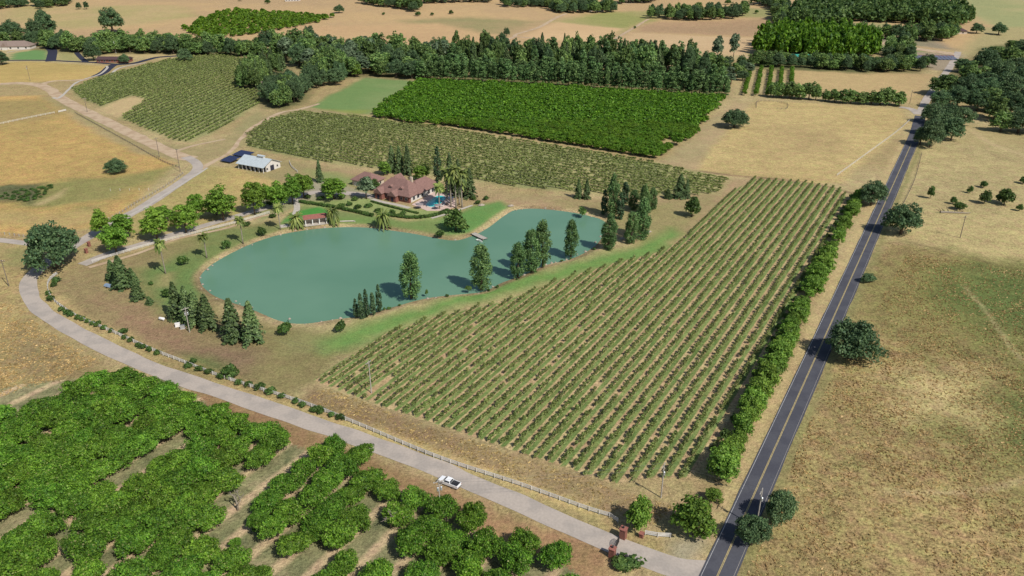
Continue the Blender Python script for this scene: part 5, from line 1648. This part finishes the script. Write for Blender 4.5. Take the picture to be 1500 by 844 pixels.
fence([(0, 343), (25, 346), (48, 350)], 'post fence with pale posts along the left side lane', step=2.4, rails=(0.6, 1.05), post=POSTP, m='wood', rw=.04, name='post_fence')
fence([(162, 280), (185, 279.5), (218, 279)], 'row of white posts crossing the green hollow', step=4.0, rails=(), post=POSTM, name='post_row')
fence([(1350, 226), (1345, 245), (1338, 268), (1318, 310)], 'thin wire fence right of the far road', step=4.0, rails=(0.5, 1.0), post=POSTW, m='wood', rw=.02, name='wire_fence')
fence([(424, 238), (427, 245), (436, 253)], 'short white fence curving beside the barn', step=2.0, rails=(0.5, 1.0))
px_road('concrete_kerb', [(178, 321), (205, 308), (240, 286), (270, 268), (292, 254), (304, 246)], 1.4, M['concrete'], 0.1, 0.2)


# ------------------------------------------------------------------ poles and wires
TOPS = {}


def pole(key, bx, by, h, label, m='wood', arm=2.4, ang=20, trafo=False, r=0.15):
    p = G(bx, by)
    z = float(hills(*p))
    e = tag(empty('utility_pole', (p[0], p[1], z), math.radians(ang)), label, 'pole')
    MB().tube([(0, 0, -.4), (0, 0, h)], [r * 1.2, r * .8], 8).build('shaft', M[m], e)
    if arm:
        MB().box(-arm / 2, arm / 2, .10, .22, h - .75, h - .57).build('crossarm', M[m], e)
        for x in (-arm * .46, -arm * .15, arm * .15, arm * .46):
            MB().tube([(x, .16, h - .57), (x, .16, h - .5), (x, .16, h - .36)], [.04, .07, .04], 6).build('insulator', M['white'], e)
        MB().box(-arm * .3, arm * .3, -.02, .04, h - 1.6, h - 1.5).build('brace', M[m], e)
    if trafo:
        for x in (-.42, .42)[:1 if trafo == 1 else 2]:
            MB().tube([(x, -.3, h - 2.9), (x, -.3, h - 2.85), (x, -.3, h - 1.95), (x, -.3, h - 1.8)], [.22, .26, .26, .12], 10).build('transformer', M['metal'], e)
    ca_, sa_ = math.cos(math.radians(ang)), math.sin(math.radians(ang))
    TOPS[key] = [(p[0] + ca_ * x, p[1] + sa_ * x, z + h - .36) for x in (-arm * .46, arm * .46)] if arm else [(p[0], p[1], z + h)] * 2
    return e


pole('gate', 968.2, 729.1, 10.2, 'pale utility pole with transformer at the lower vineyard corner', 'palewood', 2.4, 60, 1)
pole('vine', 544, 575.5, 11.0, 'pale utility pole at the left end of the vineyard rows', 'palewood', 2.2, 60)
pole('left', 13.2, 419.7, 11.2, 'dark utility pole at the left picture edge', 'wood', 2.4, -10)
pole('laneup', 233.6, 230.4, 11.7, 'utility pole behind the weathered lane fence', 'wood', 2.4, 30)
pole('lanebend', 264.2, 251.6, 13.0, 'utility pole at the bend of the lane', 'wood', 2.2, -20)
pole('pond', 278, 487, 9.6, 'utility pole with two transformers in front of the conifers', 'palewood', 2.4, 40, 2)
pole('pasture', 1406.3, 348.6, 10.4, 'lone thin pole in the right pasture', 'wood', 1.6, 10)
pole('road', 1107.5, 773, 11.2, 'utility pole with transformer between the two roadside oaks', 'palewood', 2.4, 60, 1)
pole('orch', 645, 752, 10.0, 'utility pole rising out of the walnut trees beside the pickup', 'palewood', 2.6, 25, 2)
pole('lanetop', 128, 164, 10.0, 'utility pole beside the upper gravel lane', 'wood', 2.4, 10)
pole('field', 44.5, 119, 13.0, 'pole with pale boxes in the upper left field', 'wood', 2.2, 0, 1)
pole('roadend', 1332.5, 152, 10.0, 'dark pole near the far junction', 'wood', 2.0, 10)
pole('lamp', 170, 78, 11.5, 'thin white pole behind the blacktop drive', 'white', 0.0, 0, False, .16)
pole('mast', 1221, 15, 26, 'left tall pale mast above the far woodland', 'white', 4.0, 0, False, .35)
pole('mast', 1242, 13, 24, 'right tall pale mast above the far woodland', 'white', 4.0, 0, False, .35)
for k, (a_, b_) in enumerate([('gate', 'road'), ('gate', 'orch'), ('vine', 'pond'), ('pond', 'left'), ('laneup', 'lanebend'), ('lanetop', 'laneup')]):
    lab = {('gate', 'road'): 'power line crossing the road to the oak pole', ('gate', 'orch'): 'power line from the vineyard corner pole to the orchard pole', ('vine', 'pond'): 'power line from the vineyard pole to the transformer pole',
           ('pond', 'left'): 'power line from the transformer pole to the left edge pole', ('laneup', 'lanebend'): 'power line between the two lane poles', ('lanetop', 'laneup'): 'power line along the upper gravel lane'}[(a_, b_)]
    A_, B_ = np.array(TOPS[a_]), np.array(TOPS[b_])
    e = tag(empty('power_line', tuple(A_[0])), lab, 'power line')
    for j in range(2):
        L_ = np.linalg.norm(B_[j] - A_[j])
        pts = [A_[j] + (B_[j] - A_[j]) * t - np.array([0, 0, 4 * t * (1 - t) * L_ * .018]) - A_[0] for t in np.linspace(0, 1, 15)]
        MB().tube(pts, [.022] * 15, 4).build('wire', M['wire'], e)

# ------------------------------------------------------------------ gate
for i, (x, y, s, hgt, lab) in enumerate([(912.5, 788, .7, 2.7, 'tall red brick gate pillar on the vineyard side'), (896.5, 816, .65, 2.5, 'red brick gate pillar on the orchard side of the drive'), (939.5, 787, .45, 1.1, 'low brick pillar at the start of the short white fence'),
                                         (127, 371, .5, 1.9, 'small brick pillar beside the large oak, left one'), (131, 361, .5, 1.9, 'small brick pillar beside the large oak, right one')]):
    p = G(x, y)
    e = tag(empty('gate_pillar', (p[0], p[1], 0), math.radians(60)), lab, 'pillar')
    MB().box(-s, s, -s, s, -.2, hgt).build('shaft', M['brick'], e)
    MB().box(-s - .12, s + .12, -s - .12, s + .12, hgt, hgt + .18).build('cap', M['terracotta'], e)
    if hgt > 2:
        MB().tube([(0, 0, hgt + .18), (0, 0, hgt + .3), (0, 0, hgt + .7), (0, 0, hgt + .9)], [.08, .2, .24, .03], 8).build('lantern', M['iron'], e)
A_, B_ = G(909, 790), G(898.5, 811)
d_ = B_ - A_
L_ = np.linalg.norm(d_)
g = tag(empty('iron_gate', (A_[0], A_[1], 0), math.atan2(d_[1], d_[0])), 'black iron gate leaves between the brick pillars', 'gate')
for j in range(2):
    x0, x1 = .95 + j * (L_ - 1.9) / 2, .95 + (j + 1) * (L_ - 1.9) / 2
    lf = MB()
    hh = lambda x: 1.5 + .7 * math.sin(math.pi * (x - .95) / (L_ - 1.9))
    for z in (.25, .9): lf.box(x0 + .03, x1 - .03, -.04, .04, z - .04, z + .04)
    xs = np.linspace(x0 + .06, x1 - .06, 9)
    for k in range(8): lf.tube([(xs[k], 0, hh(xs[k])), (xs[k + 1], 0, hh(xs[k + 1]))], [.05, .05], 4)
    lfo = lf.build('gate_leaf', M['iron'], g)
    for x in np.linspace(x0 + .06, x1 - .06, 12):
        MB().box(x - .025, x + .025, -.02, .02, .08, hh(x)).build('bar', M['iron'], lfo)
q = spline(GP([(899, 818), (902, 821), (906, 827)]), 0.35)
e = tag(empty('wing_fence', (q[0][0], q[0][1], 0)), 'curved black iron wing fence beside the orchard side pillar', 'fence')
mb = MB()
for z in (.3, 1.6):
    mb.tube([(x - q[0][0], y - q[0][1], z) for x, y in q], [.05] * len(q), 4)
mb.build('rail', M['iron'], e)
for x, y in q: MB().box(x - q[0][0] - .03, x - q[0][0] + .03, y - q[0][1] - .03, y - q[0][1] + .03, -.1, 1.75).build('bar', M['iron'], e)
p = G(914, 823)
e = tag(empty('keypad_post', (p[0], p[1], 0)), 'dark keypad post at the roadside in front of the gate', 'post')
MB().tube([(0, 0, -.1), (0, 0, 1.1), (.35, 0, 1.35)], [.06, .06, .05], 6).build('post', M['iron'], e)
MB().box(.2, .75, -.3, .3, 1.25, 1.9).build('box', M['iron'], e)

# ------------------------------------------------------------------ pickup
M['car'] = simple('white_car_paint', (0.78, 0.79, 0.80), 0.25, 0.5)
M['tyre'] = simple('tyre_rubber', (0.025, 0.025, 0.026), 0.85, 0.2)
M['liner'] = simple('black_bed_liner', (0.02, 0.021, 0.024), 0.7, 0.3)
M['red'] = simple('tail_lamp', (0.35, 0.02, 0.02), 0.3, 0.5)
M['grey'] = simple('grey_plastic', (0.12, 0.12, 0.125), 0.6, 0.3)
f_, r_ = G(643.5, 704.5), G(673.5, 716.5)
d_ = f_ - r_
c_ = (f_ + r_) / 2
t = tag(empty('pickup_truck', (c_[0], c_[1], 0.07), math.atan2(d_[1], d_[0])), 'white pickup truck with black bed parked on the drive', 'pickup')


def profile(pts, y0, y1, taper=0.0, z_t=1.0):
    """side outline (x,z) swept across the car, narrowed towards the top"""
    n = len(pts)
    mb = MB()
    vs = []
    for y, s in ((y0, 1), (y1, -1)):
        for x, z in pts:
            vs.append((x, y + s * taper * max(0, z - z_t), z))
    fs = [tuple(range(n)), tuple(range(2 * n - 1, n - 1, -1))] + [(i, n + i, n + (i + 1) % n, (i + 1) % n) for i in range(n)]
    return mb.add(vs, fs)


profile([(2.95, .45), (2.95, .85), (2.85, 1.08), (1.5, 1.22), (-.75, 1.22), (-.75, .5), (1.2, .42)], -1.0, 1.0).build('body', M['car'], t)
MB().box(-2.95, -.75, -1.0, -.90, .5, 1.26).build('bed_side', M['car'], t)
MB().box(-2.95, -.75, .90, 1.0, .5, 1.26).build('bed_side', M['car'], t)
MB().box(-2.95, -2.83, -.899, .899, .5, 1.25).build('tailgate', M['car'], t)
MB().box(-2.829, -.751, -.899, .899, .55, 1.2).build('bed_cover', M['liner'], t)
cb_ = profile([(1.55, 1.21), (.75, 1.78), (-.55, 1.80), (-.76, 1.21)], -.97, .97, .32, 1.21).build('cab', M['car'], t)
profile([(1.56, 1.26), (.82, 1.74), (.78, 1.74), (1.50, 1.26)], -.86, .86, .2, 1.26).build('windscreen', M['glass'], cb_)
MB().add([(-.765, -.8, 1.28), (-.765, .8, 1.28), (-.60, .68, 1.72), (-.60, -.68, 1.72)], [(0, 1, 2, 3)]).build('rear_window', M['glass'], cb_)
for s in (-1, 1):
    y = lambda z: s * (.975 - .32 * (z - 1.21))
    MB().add([(1.3, y(1.27), 1.27), (-.6, y(1.27), 1.27), (-.5, y(1.7), 1.7), (.72, y(1.7), 1.7)], [(0, 1, 2, 3)]).build('side_window', M['glass'], cb_)
    MB().box(1.05, 1.25, s * 1.0 if s > 0 else -1.2, s * 1.2 if s > 0 else -1.0, 1.22, 1.42).build('mirror', M['car'], t)
    MB().box(2.90, 2.965, min(s * .55, s * .95), max(s * .55, s * .95), .78, .98).build('headlight', M['glass'], t)
    MB().box(-2.965, -2.90, min(s * .87, s * .99), max(s * .87, s * .99), .75, 1.15).build('tail_light', M['red'], t)
    for x in (1.95, -1.75):
        w_ = MB()
        w_.tube([(x, s * .72, .40), (x, s * .74, .40), (x, s * .98, .40), (x, s * 1.0, .40)], [.33, .40, .40, .33], 16)
        wo = w_.build('wheel', M['tyre'], t, smooth=False)
        MB().tube([(x, s * 1.001, .40), (x, s * 1.015, .40)], [.22, .2], 12).build('rim', M['metal'], wo)
MB().box(2.93, 3.05, -.92, .92, .42, .64).build('bumper', M['grey'], t)
MB().box(-3.05, -2.94, -.9, .9, .42, .62).build('bumper', M['grey'], t)
MB().box(2.951, 2.975, -.5, .5, .68, .96).build('grille', M['grey'], t)

# ------------------------------------------------------------------ dock, boat and small things
A_, B_ = G(693, 341), G(711, 349.5)
d_ = B_ - A_
L_ = np.linalg.norm(d_)
dk = tag(empty('dock', (A_[0], A_[1], 0), math.atan2(d_[1], d_[0])), 'grey wooden dock reaching into the pond', 'dock')
npl = int(L_ / .34)
PLK = MB().box(-.155, .155, -1.3, 1.3, -.04, .04).mesh('plank', M['palewood'])
for k in range(npl):
    ob('plank', PLK, dk, (.17 + k * .34, 0, -.18 + .006 * rnd.random()))
for y in (-1.0, 1.0):
    MB().box(0, L_, y - .06, y + .06, -.42, -.225).build('beam', M['wood'], dk)
    for x in (.6, L_ * .5, L_ - .4): MB().tube([(x, y * 1.25, -2.5), (x, y * 1.25, .25)], [.1, .1], 6).build('pile', M['wood'], dk)
p = G(702.5, 350.5)
bt = tag(empty('rowing_boat', (p[0], p[1], WATER_Z), math.atan2(d_[1], d_[0]) + .1), 'small white rowing boat moored beside the dock', 'boat')
hv, hf = [], []
for i, x in enumerate(np.linspace(-1.7, 1.8, 8)):
    w_ = .72 * (1 - max(0, (x - .2) / 1.65) ** 2) + .02
    hv += [(x, -w_, .38), (x, -w_ * .7, -.08), (x, w_ * .7, -.08), (x, w_, .38)]
for i in range(7):
    for k in range(3): hf.append((4 * i + k, 4 * i + 4 + k, 4 * i + 5 + k, 4 * i + 1 + k))
hf += [(0, 1, 2, 3), (31, 30, 29, 28)]
MB().add(hv, hf).build('hull', M['white'], bt)
for x in (-.9, .4): MB().box(x - .15, x + .15, -.5, .5, .18, .23).build('bench', M['palewood'], bt)

p = G(160, 421)
e = tag(empty('trailer', (p[0], p[1], 0), math.radians(-25)), 'small flat trailer under a blue grey cover beside the conifers', 'trailer')
MB().box(-2.0, 1.6, -.9, .9, .45, .6).build('bed', M['metal'], e)
MB().add([(-1.9, -.85, .6), (1.5, -.85, .6), (1.5, .85, .6), (-1.9, .85, .6), (-1.7, -.5, 1.25), (1.3, -.5, 1.2), (1.3, .5, 1.2), (-1.7, .5, 1.25)], [(4, 5, 6, 7), (0, 1, 5, 4), (1, 2, 6, 5), (2, 3, 7, 6), (3, 0, 4, 7)]).build('cover', M['tarp'], e)
MB().tube([(1.6, 0, .5), (2.9, 0, .45)], [.06, .05], 6).build('drawbar', M['metal'], e)
for s in (-1, 1): MB().tube([(-.2, s * .92, .32), (-.2, s * 1.1, .32)], [.32, .32], 12).build('wheel', M['tyre'], e)
p = G(237.5, 469.5)
e = tag(empty('propane_tank', (p[0], p[1], 0), math.radians(-20)), 'white propane tank on the brown meadow', 'tank')
MB().tube([(-1.2, 0, .75), (-1.1, 0, .75), (-.85, 0, .75), (.85, 0, .75), (1.1, 0, .75), (1.2, 0, .75)], [.1, .38, .5, .5, .38, .1], 12).build('vessel', M['white'], e, smooth=True)
for x in (-.7, .7): MB().box(x - .1, x + .1, -.35, .35, -.05, .34).build('foot', M['concrete'], e)
for x, y, lab in [(260.5, 478.5, 'white electrical cabinet left of the transformer pole'), (268, 481.5, 'grey electrical cabinet beside the transformer pole')]:
    p = G(x, y)
    e = tag(empty('electrical_cabinet', (p[0], p[1], 0), math.radians(25)), lab, 'cabinet')
    MB().box(-.8, .8, -.45, .45, .08, 1.3).build('case', M['white'] if x < 265 else M['metal'], e)
    MB().box(-.86, .86, -.5, .5, 1.3, 1.38).build('lid', M['white'] if x < 265 else M['metal'], e)
    MB().box(-.95, .95, -.6, .6, -.1, .08).build('plinth', M['concrete'], e)
# fallen log in the right pasture
p = G(1385, 312.5)
e = tag(empty('fallen_log', (p[0], p[1], 0), math.radians(-3)), 'weathered fallen tree trunk lying in the right pasture', 'log')
MB().tube([(-2.5, 0, .55), (0, .2, .5), (5, .1, .42), (10, 0, .3), (12, .6, .35)], [.5, .48, .4, .25, .08], 8).build('trunk', M['palebark'], e)
for x, dx, dy, dz in ((0, -1.6, 2.2, 1.5), (1.5, -.4, 3.0, 1.8), (4, 1.5, 2.5, .8), (-2, -1.8, -.6, 2.4), (-2.2, -2.2, 1.2, 1.2), (7, 2.0, 1.5, .5)):
    MB().tube([(x, 0, .5), (x + dx * .6, dy * .6, .6 + dz * .5), (x + dx, dy, .5 + dz)], [.2, .14, .05], 5).build('branch', M['bark'], e)
# rocks along the shore
M['rock'] = simple('pale_rock', S(176, 164, 150), 0.9, 0.15, noise=0.2, nscale=2)
rr = np.random.RandomState(61)
RK = []
for v in range(4):
    mb = MB().tube([(0, 0, -.3), (rr.normal() * .05, 0, -.05), (.05, rr.normal() * .08, .22), (0, .03, .4)], [.45, .58 + rr.rand() * .15, .42, .12], 7)
    vv = np.array(mb.v) * (1 + rr.normal(size=(len(mb.v), 3)) * .12)
    mb.v = [tuple(x) for x in vv]
    RK.append(mb.mesh('rock', M['rock']))
for k in range(0, len(POND), 2):
    q = POND[k]
    if rr.rand() < .45:
        o = ob('shore_rock', RK[rr.randint(4)], None, (q[0] + rr.normal() * .7, q[1] + rr.normal() * .7, WATER_Z + .15), rr.rand() * 6, (0.5 + rr.rand() * .6,) * 3)
        tag(o, 'small pale rock at the waterline of the pond', 'rock', 'rocks around the pond')
for x, y, s, lab in [(705, 301, 2.0, 'large pale boulder at the edge of the bright lawn'), (748, 302, 1.8, 'grey boulder above the pond head shore'), (950, 340, 1.6, 'pale boulder on the dam lawn beside the poplars'), (912, 350, 1.7, 'broken pale boulder beside the corner poplar')]:
    p = G(x, y)
    o = ob('boulder', RK[0], None, (p[0], p[1], .2), .4, (s * 1.4, s, s * .8))
    tag(o, lab, 'rock')

# ------------------------------------------------------------------ dry grass standing in the near fields
M['straw'] = leaf('dry_grass', S(176, 148, 94), S(236, 204, 140), S(150, 150, 84), trans=0.25)
rt = np.random.RandomState(91)


def tufts(poly, n, label, seed, hmax=.42):
    A = np.array(GP(poly))
    P = A.min(0) + rt.rand(n, 2) * (A.max(0) - A.min(0))
    P = P[inside(P, A)]
    P = P[fbm(P[:, 0], P[:, 1], 9, seed, 4) + .6 * rt.rand(len(P)) > .80]
    m = len(P)
    V = np.empty((m, 2, 4, 3))
    for k in range(2):
        a = rt.rand(m) * 3.14
        w = .14 + .22 * rt.rand(m); h = .06 + hmax * .55 * rt.rand(m)
        d = np.stack([np.cos(a) * w, np.sin(a) * w], 1)
        le = rt.normal(size=(m, 2)) * .16
        V[:, k, 0, :2] = P - d * .5; V[:, k, 1, :2] = P + d * .5
        V[:, k, 2, :2] = P + d * 1.1 + le; V[:, k, 3, :2] = P - d * 1.1 + le
        V[:, k, :2, 2] = -.05; V[:, k, 2, 2] = h; V[:, k, 3, 2] = h * .8
    V = V.reshape(-1, 3)
    o = ob('dry_grass', mk('dry_grass', V, np.arange(len(V)).reshape(-1, 4), M['straw']))
    tag(o, label, 'grass', None, 'stuff')


tufts([(1085, 860), (1120, 790), (1175, 640), (1215, 560), (1290, 440), (1330, 370), (1520, 400), (1560, 860)], 75000, 'tall dry grass of the big pasture right of the road', 3)
tufts([(470, 566), (640, 628), (900, 716), (985, 742), (960, 770), (900, 752), (640, 660), (450, 586)], 22000, 'dry grass strip between vineyard and white fence', 4, .3)
tufts([(-20, 440), (30, 450), (60, 480), (150, 530), (80, 556), (-20, 590)], 16000, 'dry grass in the field left of the drive bend', 5)
